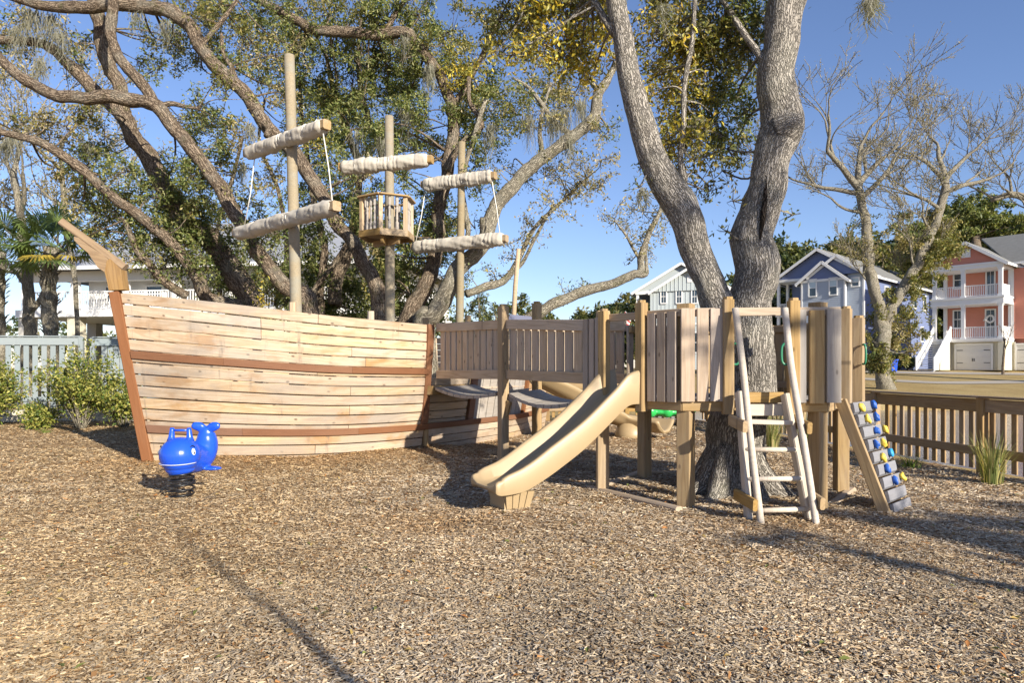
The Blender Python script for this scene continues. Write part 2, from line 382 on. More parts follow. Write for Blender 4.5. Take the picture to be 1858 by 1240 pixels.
# loose wood chips lying on the mulch, drawn as real chips where they can be told apart
def chips():
    def samp(n, y0, y1, p):
        u = RNG.random(n*2); # density per area ~ y^-p, strip width ~ y  ->  pdf ~ y^(1-p)
        e = 2-p
        y = (y0**e+u*(y1**e-y0**e))**(1/e) if abs(e) > 1e-6 else y0*(y1/y0)**u
        x = (RNG.random(n*2)*2-1)*(y*.84+.9); return x[:n], y[:n]
    xs, ys = [], []
    for n, a, b, p in ((140000, 2.2, 5., 0.), (180000, 5., 13., 2.0), (50000, 13., 20., 1.0)):
        x, y = samp(n, a, b, p); xs.append(x); ys.append(y)
    x = np.concatenate(xs); y = np.concatenate(ys)
    k = x < fence_x(y)-.05; x, y = x[k], y[k]; n = len(x)
    L = RNG.gamma(3.2, .0075, n)+.006; W = RNG.uniform(.0023, .0058, n)*(1+.5*RNG.random(n)**2)
    far = np.clip(y/6., 1, 1.55)*np.clip(y/13., 1, 1.25); L *= far; W *= far
    th = RNG.random(n)*2*math.pi; tilt = RNG.normal(0, .17, n); roll = RNG.normal(0, .34, n)
    d = np.stack([np.cos(th)*np.cos(tilt), np.sin(th)*np.cos(tilt), np.sin(tilt)], -1)
    s = np.stack([-np.sin(th)*np.cos(roll), np.cos(th)*np.cos(roll), np.sin(roll)], -1)
    up = np.cross(d, s); z = mulch_z(x, y)+.006+RNG.random(n)*.012
    c = np.stack([x, y, z], -1); L_ = (L/2)[:,None]; W_ = W[:,None]; hh = (W*.55)[:,None]; tp = RNG.uniform(.5, 1., n)[:,None]
    P = np.stack([c-d*L_-s*W_, c+d*L_-s*W_*tp, c-d*L_*.96+up*hh, c+d*L_*.96+up*hh*tp, c-d*L_+s*W_, c+d*L_+s*W_*tp], 1)
    V = P.reshape(-1, 3); b = (np.arange(n)*6)[:,None]
    Fc = np.concatenate([b+np.array([0,1,3,2]), b+np.array([2,3,5,4])], 0)
    pal = np.array([(.45,.35,.235),(.57,.465,.325),(.68,.59,.46),(.39,.33,.26),(.30,.21,.125),(.17,.13,.095),(.44,.23,.095),(.42,.375,.315)])
    pr = np.array([.25,.22,.11,.13,.12,.055,.015,.10]); ci = RNG.choice(len(pal), n, p=pr)
    cl = pal[ci]*RNG.uniform(.8, 1.15, (n,1))
    # older, browner mulch and fresher pale mulch lie in drifts
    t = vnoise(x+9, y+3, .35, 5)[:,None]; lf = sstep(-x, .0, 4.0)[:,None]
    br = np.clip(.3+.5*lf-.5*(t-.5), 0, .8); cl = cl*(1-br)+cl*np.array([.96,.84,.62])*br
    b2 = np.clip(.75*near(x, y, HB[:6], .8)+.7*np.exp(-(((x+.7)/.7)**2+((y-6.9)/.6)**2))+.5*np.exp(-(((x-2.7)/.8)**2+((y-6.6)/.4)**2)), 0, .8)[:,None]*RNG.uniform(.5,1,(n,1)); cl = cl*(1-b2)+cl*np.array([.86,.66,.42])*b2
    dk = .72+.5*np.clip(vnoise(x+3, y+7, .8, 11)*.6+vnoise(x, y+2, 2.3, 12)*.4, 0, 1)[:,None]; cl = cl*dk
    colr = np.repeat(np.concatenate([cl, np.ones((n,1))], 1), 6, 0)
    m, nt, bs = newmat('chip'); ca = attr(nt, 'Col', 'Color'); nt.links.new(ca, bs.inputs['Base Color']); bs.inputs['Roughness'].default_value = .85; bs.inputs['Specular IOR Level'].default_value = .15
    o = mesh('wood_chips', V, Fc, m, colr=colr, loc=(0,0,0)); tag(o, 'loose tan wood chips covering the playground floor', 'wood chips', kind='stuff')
chips()

def fallen_leaves():
    n = 700; y = RNG.uniform(2.7, 14, n); x = RNG.uniform(-1, 1, n)*(y*.76+.2); k = x < fence_x(y)-.1; x, y = x[k], y[k]; n = len(x)
    th = RNG.random(n)*6.28; d = np.stack([np.cos(th), np.sin(th), RNG.normal(0,.25,n)], -1); s = np.stack([-np.sin(th), np.cos(th), RNG.normal(0,.3,n)], -1)
    c = np.stack([x, y, mulch_z(x, y)+.024], -1); L = RNG.uniform(.018,.036,n)[:,None]; W = L*.42; up = np.array([0,0,.008])
    P = np.stack([c-d*L, c+s*W+up, c+d*L, c-s*W+up], 1).reshape(-1,3); b = (np.arange(n)*4)[:,None]; Fc = np.concatenate([b+np.array([0,1,2]), b+np.array([0,2,3])], 0)
    pal = np.array([(.36,.16,.05),(.30,.20,.08),(.22,.12,.05),(.42,.30,.10),(.18,.20,.05)]); cl = pal[RNG.integers(0,5,n)]*RNG.uniform(.7,1.2,(n,1))
    o = mesh('fallen_leaves', P, Fc, leafmat('dry_leaf', .15, .7), colr=np.repeat(np.concatenate([cl, np.ones((n,1))],1), 4, 0), loc=(0,0,0)); tag(o, 'small brown fallen leaves scattered over the wood chips', 'leaves', kind='stuff')
fallen_leaves()
# pond beyond the fence
def water():
    m, nt, b = newmat('pond_water'); p = geo_pos(nt)
    b.inputs['Base Color'].default_value = (.11,.125,.19,1); b.inputs['Roughness'].default_value = .08; b.inputs['Specular IOR Level'].default_value = .9
    bump(nt, noise(nt, mapv(nt, p, (1.2, 4.5, 1)), 1.6, 4, .6), .35, .05, b)
    V, Fc = grid(np.linspace(3.5, 52, 12), np.linspace(-11, 36.5, 12), lambda x, y: x*0-.58)
    o = mesh('pond', V, Fc, m, loc=(20,12,-.58)); o['kind'] = 'structure'
water()
M['concrete'] = plain('concrete', (.37,.335,.285), .9, .12, 1.5, .2, spec=.1)
def strip(name, pts, wid, mat, lift=.03):
    P = catmull([(a, b, 0) for a, b in pts], 8); V = []
    for i, p in enumerate(P):
        q = P[min(i+1, len(P)-1)]-P[max(i-1, 0)]; q = q/np.hypot(q[0], q[1]); s = np.array([-q[1], q[0]])*wid/2
        for sg in (-1, 1):
            x, y = p[0]+s[0]*sg, p[1]+s[1]*sg; V.append((x, y, float(gz(x, y))+lift))
    Fc = [(2*i, 2*i+1, 2*i+3, 2*i+2) for i in range(len(P)-1)]
    o = mesh(name, V, Fc, mat, loc=(P[0][0], P[0][1], 0)); o['kind'] = 'structure'; return o
def lawn_pt(px, Y): return ((px-CX)*Y/F, Y)
strip('footpath', [lawn_pt(1400,50), lawn_pt(1500,49.5), lawn_pt(1570,48.3), lawn_pt(1640,46.4), lawn_pt(1710,45.2), lawn_pt(1790,45.4), lawn_pt(1870,45.9), lawn_pt(2000,46)], 1.9, M['concrete'])
strip('driveway', [lawn_pt(1560,56), lawn_pt(1640,54.6), lawn_pt(1700,54.2), lawn_pt(1800,53.4), lawn_pt(1900,52.6), lawn_pt(2000,52)], 2.6, M['concrete'])
# ------------------------------------------------------------------ wooden play ship
ship = thing('play_ship', (-2.5, 13.5, 0), 'pale wooden pirate ship hull with red-brown trim on the mulch', 'play ship')
HT = [(-6.34,11.0,2.775),(-4.7,10.68,2.595),(-3.1,10.93,2.416),(-2.2,11.52,2.36),(-1.45,12.38,2.335),(-.62,13.5,2.33),(.3,14.95,2.33),(.72,16.2,2.33),(1.05,17.7,2.33)]
_B = catmull([(a, b, -.06) for a, b in HB], 10); _T = catmull(HT, 10); NS = len(_B)-1
def ev(P, u):
    f = min(max(u, 0), 2)/2*(len(P)-1); i = min(int(f), len(P)-2); t = f-i; return P[i]*(1-t)+P[i+1]*t
def hull(u, v, off=0.0):
    b, t = ev(_B, u), ev(_T, u); p = b*(1-v)+t*v
    e = .02; d = (ev(_B, u+e)-ev(_B, u-e))*(1-v)+(ev(_T, u+e)-ev(_T, u-e))*v
    n = np.array([d[1], -d[0], 0]); n /= np.linalg.norm(n)
    return Vector(p+n*(off+.07*math.sin(math.pi*min(max(v,0),1))))
def hull_plank(name, u0, u1, v0, v1, th, mat, parent, steps=None, fn=None, proud=0.0):
    fn = fn or hull
    n = steps or max(2, int((u1-u0)*26)); V = []; G = []; o = roff(); L = 0; prev = None; w = 0
    c = .12*(v1-v0)
    for i in range(n+1):
        u = u0+(u1-u0)*i/n
        q = [fn(u, v0, -th+proud), fn(u, v0, proud-.013), fn(u, v0+c*.5, proud), fn(u, v1-c*.5, proud), fn(u, v1, proud-.013), fn(u, v1, -th+proud)]
        if prev is not None: L += (q[2]-prev).length
        prev = q[2]; w = (q[3]-q[2]).length
        V += q; G += [(L+o[0], y+o[1], z+o[2]) for y, z in ((0,-th),(0,0),(.01,0),(w-.01,0),(w,0),(w,-th))]
    Fc = [(i*6+j, i*6+(j+1)%6, (i+1)*6+(j+1)%6, (i+1)*6+j) for i in range(n) for j in range(6)]
    Fc += [(5,4,3,2,1,0), tuple(range(n*6, n*6+6))]
    return mesh(name, V, Fc, mat, parent, g=G)
NP = 15
rj = random.Random(3)
for k in range(NP):
    v0, v1 = k/NP+.0030, (k+1)/NP-.0030; end = 1.0
    js = sorted([0.004, end-.004]+([rj.choice([.28,.36,.5,.62,.68])] if k % 2 or k > 9 else []))
    pr = rj.uniform(-.004, .004)
    for a, b in zip(js[:-1], js[1:]):
        hull_plank('plank', a+.0008, b-.0008, v0, v1, .035, M['hull'], ship, proud=pr+rj.uniform(-.002, .002))
for k in range(3):                                   # low side carried on under the bridge
    for a, b in ((1.004,1.42),(1.421,1.99)): hull_plank('plank', a, b-.001, k/NP+.0022, (k+1)/NP-.0022, .035, M['hull'], ship, proud=rj.uniform(-.003,.003))
for k in range(3, 9):
    for a, b in ((1.004,1.23),(1.62,1.99)): hull_plank('plank', a, b, k/NP+.0022, (k+1)/NP-.0022, .03, M['hull'], ship, proud=-.10+rj.uniform(-.003,.003))
for i in range(9):                                   # upright boards between the brown posts
    a = 1.27+i*.036; hull_plank('upright_board', a, a+.033, .21, .62, .03, M['silver'], ship, steps=2, proud=-.12)
for u in (1.25, 1.6): hull_plank('upright_trim', u-.014, u+.014, .21, .63, .06, M['trim'], ship, steps=2, proud=-.05)
for a, b in ((.012,.27),(.2705,.62),(.6205,.985)): hull_plank('wale', a, b, .622, .668, .045, M['trim'], ship, proud=.045)
for a, b in ((.012,.30),(.3005,.66),(.6605,1.01)): hull_plank('wale', a, b, .196, .242, .045, M['trim'], ship, proud=.045)
for a, b in ((1.0105,1.5),(1.501,1.99)): hull_plank('wale', a, b, .196, .242, .08, M['trim'], ship, proud=.045)
hull_plank('end_trim', .974, 1.004, .243, 1.0, .06, M['trim'], ship, steps=2, proud=.049)
# far side, mirrored over the keel line, transom and inner floor
A0 = np.array(HB[0]); A1 = np.array(HB[-1]); ax = (A1-A0)/np.linalg.norm(A1-A0)
def mirror(p):
    q = np.array([p[0], p[1]])-A0; q = 2*ax*(q@ax)-q+A0; return Vector((q[0], q[1], p[2]))
def farhull(u, v, off=0.0): return mirror(hull(u, v, off))
for k in range(NP):
    hull_plank('plank', .07, 1.98, k/NP+.0022, (k+1)/NP-.0022, -.035, M['hull'], ship, fn=farhull, steps=24)
for k in range(9):
    a = hull(1.99, (k+.5)/NP, -.05); b = mirror(a); beam('plank', a, b, .03, .145, M['hull'], ship)
fl = [hull(u, .52, -.12) for u in np.linspace(.06, 1.9, 14)]; fl += [mirror(p) for p in fl[::-1]]
for p in fl: p.z = 1.12
prism('ship_floor', fl, (0,0,.04), M['gray'], ship)
# stem post and carved head
sb, st = hull(0, -.02, 0)+Vector((.0,-.02,0)), hull(0, 1.0, 0)+Vector((0,-.02,0))
beam('stem_post', sb+Vector((-.04,0,-.15)), st+Vector((-.04,0,0)), .16, .15, M['trim'], ship, up=(.1,-1,0), ch=.012)
Yh = 10.98
hp = lambda x, y: at(90+x/6.89, 380+y/6.89, Yh)
def head_part(name, pts, y0, th, mat):
    P = [hp(x, y) for x, y in pts]
    for p in P: p.y = Yh+y0
    return prism(name, P, (.0, th, 0), mat, ship)
head_part('stem_head', [(785,1022),(770,940),(735,800),(760,655),(800,630),(935,765),(950,880),(972,1012)], -.10, .17, M['carved'])
head_part('carved_knee', [(345,352),(400,368),(560,490),(700,570),(775,640),(740,805),(640,735),(590,660),(520,555),(430,480),(350,400)], -.085, .14, M['carved'])
a, b = hp(160,158), hp(955,735); a.y = b.y = Yh-.02
beam('bowsprit', a, b, .11, .115, M['carved'], ship, up=(0,.25,1), ch=.015)
for px, py in ((531,549),(673,565),(772,577)):
    p = at(px, py, 11.6 if px < 600 else (12.2 if px < 700 else 12.7)); beam('rib_post', (p.x,p.y,.0), p, .11, .11, M['rail'] if px < 700 else M['post'], ship, ch=.03)
p = at(849, 573, 14.6); beam('rib_post', (p.x,p.y,0), p, .13, .13, M['post'], ship, ch=.03)

# ------------------------------------------------------------------ masts with furled sails
def sail(name, p0, p1, r, mat, parent, seed):
    p0, p1 = Vector(p0), Vector(p1); d = p1-p0; L = d.length; n = 90; m = 26
    ax_ = d.normalized(); s = ax_.cross(Vector((0,0,1))).normalized(); u = s.cross(ax_); V = []
    rr = random.Random(seed); ties = sorted(rr.uniform(.04,.96) for _ in range(9))
    for i in range(n+1):
        t = i/n; tie = min(abs(t-q) for q in ties); pinch = 1-.12*math.exp(-(tie/.008)**2)
        bel = 1+.16*mnoise.noise(Vector((t*5+seed, 0, 0)))+.10*mnoise.noise(Vector((t*14+seed, 3, 0)))
        endf = min(1, .72+t*9, .72+(1-t)*9)
        for j in range(m):
            th = 2*math.pi*j/m
            wr = .20*mnoise.noise(Vector((t*L*5+math.sin(th+.6)*2.6+seed, math.cos(th)*1.8, math.sin(th)*1.8)))+.10*abs(mnoise.noise(Vector((t*L*12+math.sin(th)*4.5, 7+seed, math.cos(th)*1.2))))
            wr += .07*mnoise.noise(Vector((t*L*26+math.sin(th*1.5)*3, math.cos(th)*3+seed, math.sin(th)*3)))
            q = r*pinch*bel*endf*(1+wr); sag = 1.18 if math.sin(th) < 0 else 1.0
            V.append(p0+d*t+s*math.cos(th)*q+u*math.sin(th)*q*sag)
    Fc = [(i*m+j, i*m+(j+1)%m, (i+1)*m+(j+1)%m, (i+1)*m+j) for i in range(n) for j in range(m)]+[tuple(range(m-1,-1,-1)), tuple(range(n*m, n*m+m))]
    o = mesh(name, V, Fc, mat, parent, smooth=True)
    mb = MB()
    for q in ties:
        c = p0+d*q; ring = [c+(s*math.cos(a)+u*math.sin(a)*1.1)*r*.93+ax_*.05*math.cos(a) for a in np.linspace(0, 2*math.pi, 13)]
        mb.add(*tube_geo(ring, .008, 5, cap=False))
    mb.build('sail_tie', M['rope'], o, smooth=True)
    return o
def mast(px_top, py_top, px_low, py_low, Y, d, label, yards, ropes):
    lo = at(px_low, py_low, Y); hi = at(px_top, py_top, Y); k = (lo.z)/(hi.z-lo.z); base = lo+(lo-hi)*k
    t = thing('ship_mast', base, label, 'mast', 'masts of the play ship')
    pts = [base+(hi-base)*f for f in np.linspace(0, 1, 9)]
    tube('pole', pts, [d/2*(1.12-.18*f) for f in np.linspace(0, 1, 9)], M['pole'], t, n=16, wob=.03)
    for i, (a, Ya, b, Yb, r) in enumerate(yards):
        A, B = at(*a, Ya), at(*b, Yb); D = (B-A).normalized(); f = Vector((0,-.04,0))
        y = beam('yard', A-D*.06+f, B+D*.09+f, .17, .17, M['post'], t, ch=.02)
        sail('furled_sail', A+f, B+f, r, M['canvas'], y, px_top+i*7.3)
    for a, Ya, b, Yb in ropes:
        A, B = at(*a, Ya), at(*b, Yb); m_ = (A+B)/2+Vector((.02,0,-.03)); tube('rope', [A, m_, B], .012, M['rope'], t, n=6)
    return t
mast(525, 100, 537, 556, 13.0, .205, 'tallest wooden mast nearest the bow with two furled sails',
     [((452,279),13.75,(589,229),12.25,.13), ((432,424),14.2,(607,376),11.85,.128)],
     [((462,287),13.6,(443,412),14.05), ((586,240),12.25,(603,366),11.9)])
mast2 = mast(706, 211, 708, 578, 14.8, .20, 'middle wooden mast carrying the crow\'s nest and one furled sail', [((622,304),15.05,(778,291),14.56,.14)], [])
mast(838, 258, 834, 584, 17.0, .19, 'rear wooden mast farthest from the bow with two furled sails',
     [((770,336),17.4,(893,320),16.6,.15), ((752,449),17.6,(914,434),16.4,.152)],
     [((772,342),17.4,(754,440),17.5), ((893,330),16.6,(907,426),16.5)])
# crow's nest
def crows_nest(parent, c, R, z0, z1):
    ang = [math.radians(-94+60*i) for i in range(6)]
    cor = [Vector((c.x+R*math.cos(a), c.y+R*math.sin(a), 0)) for a in ang]
    inn = [Vector((c.x+(R-.06)*math.cos(a), c.y+(R-.06)*math.sin(a), 0)) for a in ang]
    nest = prism('crows_nest', [v+Vector((0,0,z0-.03)) for v in inn], (0,0,.05), M['post'], parent)
    for i in range(6):
        a, b = cor[i], cor[(i+1)%6]; ia, ib = inn[i], inn[(i+1)%6]; n = ((a+b)/2-Vector((c.x,c.y,0))).normalized()
        up = lambda v, z: Vector((v.x, v.y, z))
        beam('floor_rim', up(a, z0-.05), up(b, z0-.05), .035, .14, M['post'], nest)
        beam('top_rail', up(a, z1), up(b, z1), .11, .035, M['post'], nest)
        beam('corner_post', up(ia, z0), up(ia, z1-.018), .085, .085, M['rail'], nest, up=n)
        for f in (.3, .5, .7) if i % 2 else (.36, .66):
            q = ia.lerp(ib, f); H = z1-z0; mb = MB()
            prof = [(0,.036),(.24,.036),(.27,.02),(.33,.028),(.55,.022),(.62,.03),(.68,.018),(.72,.036),(.96,.036)]
            mb.add(*tube_geo([up(q, z0+H*h) for h, r in prof], [r for h, r in prof], 8))
            mb.build('baluster', M['silver'], nest)
    u, v = cor[3]-cor[0], cor[4]-cor[1]
    for d in (u, v): d.normalize(); beam('floor_brace', Vector((c.x,c.y,z0-.19))-d*(R-.22)+Vector((0,-.06,0)), Vector((c.x,c.y,z0-.19))+d*(R-.22)+Vector((0,-.06,0)), .05, .13, M['post'], nest)
cc = at(702, 405, 14.8); crows_nest(mast2, Vector((cc.x, 14.8, 0)), .60, 4.45, 5.19)
# slim leaning flag pole over the far rail, and the slide hood beside it
tube('flag_pole', [at(928,583,15.6)+Vector((0,0,-.9)), at(935,520,15.6), at(941,452,15.6)], [.06,.055,.05], M['rail'], None, n=10)
tag(bpy.data.objects['flag_pole'], 'slim bare leaning timber pole behind the bridge railing', 'pole')

# ------------------------------------------------------------------ bridge
def on_edge(A, B, px):
    k = (px-CX)/F; a = A[0]-k*A[1]; b = B[0]-k*B[1]; return a/(a-b)
br = thing('wooden_bridge', (0, 11, 0), 'sagging plank bridge with slatted railings joining ship and tower', 'bridge')
B1 = Vector((-.14,10.9,0)); B2 = Vector((.45,12.4,0))
Ah = Vector((-1.40,12.40,0)); Ac = Vector((.93,8.82,0)); Fh = Vector((-.75,13.7,0)); Fc_ = Vector((1.62,9.75,0))
def post(name, p, z0, z1, mat, parent, w=.14, up=(.6,-.8,0)):
    b = beam(name, (p.x,p.y,z0), (p.x,p.y,z1), w, w, mat, parent, up=up, ch=.012)
    c = beam('post_cap', (p.x,p.y,z1+.0005), (p.x,p.y,z1+.035), w*.8, w*.8, mat, b, up=up, ch=.03); return b
post('post', B1, -.1, 2.53, M['post'], br); post('post', B2, -.1, 2.72, M['post'], br)
def zl(p, z): return Vector((p.x, p.y, z))
def railing(parent, A, B, za, zb, n, h0=-.83, mat=None, first=.03, last=.97, h1=None):
    h1 = h0 if h1 is None else h1
    mat = mat or M['bridge']; d = (B-A); nn = Vector((d.y,-d.x,0)).normalized()
    if nn.y > 0: nn = -nn
    beam('top_rail', zl(A, za-.07), zl(B, zb-.07), .04, .15, mat, parent)
    beam('bottom_rail', zl(A, za+h0), zl(B, zb+h1), .04, .15, mat, parent)
    for i in range(n):
        f = first+(last-first)*(i+.5)/n; q = A.lerp(B, f)-nn*.0405; z = za+(zb-za)*f
        beam('picket', zl(q, z-.13), zl(q, z+h0+(h1-h0)*f-.04), (d.length/n)*.74, .034, mat, parent, up=nn)
railing(br, Ah+Vector((.04,-.02,0)), B1+Vector((-.05,.05,0)), 2.35, 2.315, 10, h0=-.92, h1=-.87)
railing(br, B1+Vector((.05,-.03,0)), Ac, 2.315, 2.17, 9, h0=-.87, h1=-.75)
railing(br, Fh, B2, 2.40, 2.36, 9); railing(br, B2, Fc_, 2.36, 2.22, 12)
def tread_panel(a, b, c, d, sag, nb):
    "hanging floor of boards between a-b (near edge) and d-c (far edge)"
    for i in range(nb):
        f0, f1 = (i+.04)/nb, (i+.96)/nb; V = []; o = roff()
        for f in (f0, f1):
            dz = -sag*4*f*(1-f)
            for e in (0, 1):
                q = a.lerp(b, f) if e == 0 else d.lerp(c, f)
                V += [q+Vector((0,0,dz)), q+Vector((0,0,dz-.05))]
        G = [(y+o[0], x+o[1], z+o[2]) for x in (0,.14) for y in (0,1.3) for z in (0,-.05)]
        mesh('tread', V, [(0,4,6,2),(1,3,7,5),(0,1,5,4),(2,6,7,3),(0,2,3,1),(4,5,7,6)], M['silver'], br, g=G)
L1 = [zl(Ah, 1.2), zl(B1+Vector((-.12,.04,0)), 1.16), zl(B2+Vector((-.14,-.15,0)), 1.19), zl(Fh, 1.22)]
tread_panel(*L1, .10, 9)
L2 = [zl(B1+Vector((.09,-.06,0)), 1.15), Vector((.86,9.15,1.11)), Vector((1.45,10.3,1.12)), zl(B2+Vector((.05,-.2,0)), 1.17)]
tread_panel(*L2, .12, 9)
beam('end_beam', zl(Ah+Vector((-.1,.02,0)), 1.14), zl(Fh+Vector((-.1,.0,0)), 1.14), .12, .16, M['post'], br)
beam('knee_brace', zl(B1, 1.02)+Vector((.1,-.1,0)), zl(B1, .78)+Vector((.04,-.03,0)), .05, .09, M['post'], br)

# ------------------------------------------------------------------ six-sided tower round the oak
tw = thing('play_tower', (2.6, 8.5, 0), 'six-sided wooden play tower deck built around the oak trunk', 'play tower')
P1 = Vector((1.03,8.52,0)); P3 = Vector((1.87,7.50,0)); P4 = Vector((3.38,7.34,0)); P5 = Vector((4.15,8.40,0)); P6 = Vector((3.45,9.75,0)); P2 = Vector((1.79,9.62,0))
HEX = [P1, P3, P4, P5, P6, P2]; CT = sum(HEX, Vector())/6
def inset(p, d): return p+(CT-p).normalized()*d
for p, w in ((P1,.15),(P3,.16),(P4,.15),(P5,.15),(P2,.15),(P6,.15)):
    q = inset(p, .10); n = (p-CT).normalized(); beam('post', (q.x,q.y,-.15), (q.x,q.y,2.26), w, w, M['post'], tw, up=(n.x,n.y,0), ch=.012)
ZF = 1.18
for i in range(6):
    a, b = HEX[i], HEX[(i+1)%6]; beam('deck_rim', zl(a, ZF-.045), zl(b, ZF-.045), .045, .12, M['post'], tw)
TR = Vector((2.75, 8.5, 0))
def deck_boards():
    y = 7.42; k = 0
    while y < 9.66:
        xs = []
        for i in range(6):
            a, b = HEX[i], HEX[(i+1)%6]
            if (a.y-y)*(b.y-y) < 0: xs.append(a.x+(b.x-a.x)*(y-a.y)/(b.y-a.y))
        if len(xs) >= 2:
            x0, x1 = min(xs)+.05, max(xs)-.05; h = .52**2-(y-TR.y)**2
            parts = [(x0, x1)] if h <= 0 else [(x0, TR.x-math.sqrt(h)), (TR.x+math.sqrt(h), x1)]
            for p, q in parts:
                if q-p > .1: beam('deck_board', (p,y,ZF), (q,y,ZF), .135, .036, M['silver'], tw)
        y += .142
deck_boards()
def wall_boards(A, B, pxs, z0, z1, mat, out=.045, parent=tw, mats=None):
    d = B-A; n = Vector((d.y,-d.x,0)).normalized()
    if n.dot(A-CT) < 0: n = -n
    for i, (x0, x1) in enumerate(pxs):
        t0, t1 = on_edge(A, B, x0), on_edge(A, B, x1); q = A.lerp(B, (t0+t1)/2)+n*out; w = abs(t1-t0)*d.length
        dz = random.uniform(-.012, .012)
        beam('wall_board', zl(q, z0+dz), zl(q, z1+dz), w, .036, (mats[i] if mats else mat), parent, up=n, ch=.007)
Zt = 2.20
wall_boards(P3, P4, [(1234,1259),(1263,1284),(1287,1311)], ZF+.01, Zt, M['gray'])
wall_boards(P3, P4, [(1441,1460),(1466,1493),(1497,1523)], ZF-.0, Zt-.02, M['silver'], mats=[M['silver'],M['post'],M['silver']])
wall_boards(P1, P3, [(1180,1194.5),(1197.5,1213),(1215.5,1232)], ZF+.0, Zt-.02, M['gray'])
wall_boards(P1, P3, [(1063,1072),(1074,1083),(1085,1092)], ZF, Zt-.03, M['gray'])
for A, B, x0, x1, zz in ((P1,P3,1092,1236,2.21),(P3,P4,1236,1524,2.21)):
    q0 = A.lerp(B, on_edge(A,B,x0)); q1 = A.lerp(B, on_edge(A,B,x1)); beam('top_rail', zl(q0, zz-.05), zl(q1, zz-.05), .045, .09, M['rail'], tw)
def edge_post(A, B, px, z0, z1, w=.115, mat=None):
    q = A.lerp(B, on_edge(A, B, px)); d = B-A; n = Vector((d.y,-d.x,0)).normalized()
    if n.dot(A-CT) < 0: n = -n
    q = q+n*.05; b = beam('gate_post', zl(q, z0), zl(q, z1), w, w, mat or M['post'], tw, up=n, ch=.012)
    beam('post_cap', zl(q, z1+.0005), zl(q, z1+.03), w*.82, w*.82, mat or M['post'], b, up=n, ch=.03); return q
edge_post(P1, P3, 1101, ZF-.1, 2.24); edge_post(P1, P3, 1169, ZF-.13, 2.30)
ga = edge_post(P3, P4, 1319, ZF-.13, 2.29); gb = edge_post(P3, P4, 1437, ZF-.13, 2.27)
edge_post(P4, P5, 1527, ZF-.13, 2.24, mat=M['post']); edge_post(P4, P5, 1550, ZF-.13, 2.18, w=.13)
# far walls, seen from inside through the openings
def far_wall(A, B, f0, f1, n, mat):
    d = B-A; nn = Vector((d.y,-d.x,0)).normalized()
    if nn.dot(A-CT) < 0: nn = -nn
    for i in range(n):
        f = f0+(f1-f0)*(i+.5)/n; q = A.lerp(B, f)+nn*.045
        beam('wall_board', zl(q, ZF), zl(q, Zt-.06), d.length*(f1-f0)/n*.86, .036, mat, tw, up=nn)
    for z in (Zt-.12, ZF+.14): beam('inner_rail', zl(A.lerp(B, f0), z), zl(A.lerp(B, f1), z), .04, .09, M['fence'], tw)
far_wall(P5, P6, .1, .9, 7, M['post']); far_wall(P6, P2, .08, .42, 4, M['post']); far_wall(P2, P1, .08, .22, 1, M['rail'])
far_wall(P6, P2, .66, .92, 3, M['rail'])
# steel pole, grab handles
q = P2.lerp(P1, .12)+Vector((.12,-.1,0)); tube('fire_pole', [zl(q, ZF), zl(q, 2.2)], .03, M['black'], tw, n=10)
beam('pole_bracket', zl(q, 2.12), zl(q, 2.24), .09, .09, M['black'], tw)
def grab(p, n, h):
    s = Vector((0,0,1)); pts = catmull([p+s*h/2, p+s*h/2+n*.045, p+s*h*.3+n*.08, p-s*h*.3+n*.08, p-s*h/2+n*.045, p-s*h/2], 5)
    tube('grab_handle', pts, .013, M['handle'], tw, n=8)
sx = (P4-P3).normalized()
grab(zl(ga, 1.70)+sx*.06, sx*.75, .22); grab(zl(gb, 1.70)-sx*.06, -sx*.75, .22)
q = P4.lerp(P5, on_edge(P4,P5,1550)); grab(zl(q, 1.72)+Vector((.04,-.13,0)), Vector((.1,-.7,0)), .24)
# ground timbers
for k, (a, b) in enumerate(((gp(1070,890),gp(1232,930)),(gp(1092,889),gp(1160,862)),(gp(1166,862),gp(1290,868)),(gp(1514,918),gp(1546,893)))):
    beam('ground_timber', a+Vector((0,0,-.005)), b+Vector((0,0,-.005)), .10, .13, M['rail'] if k != 2 else M['post'], tw, ch=.02)

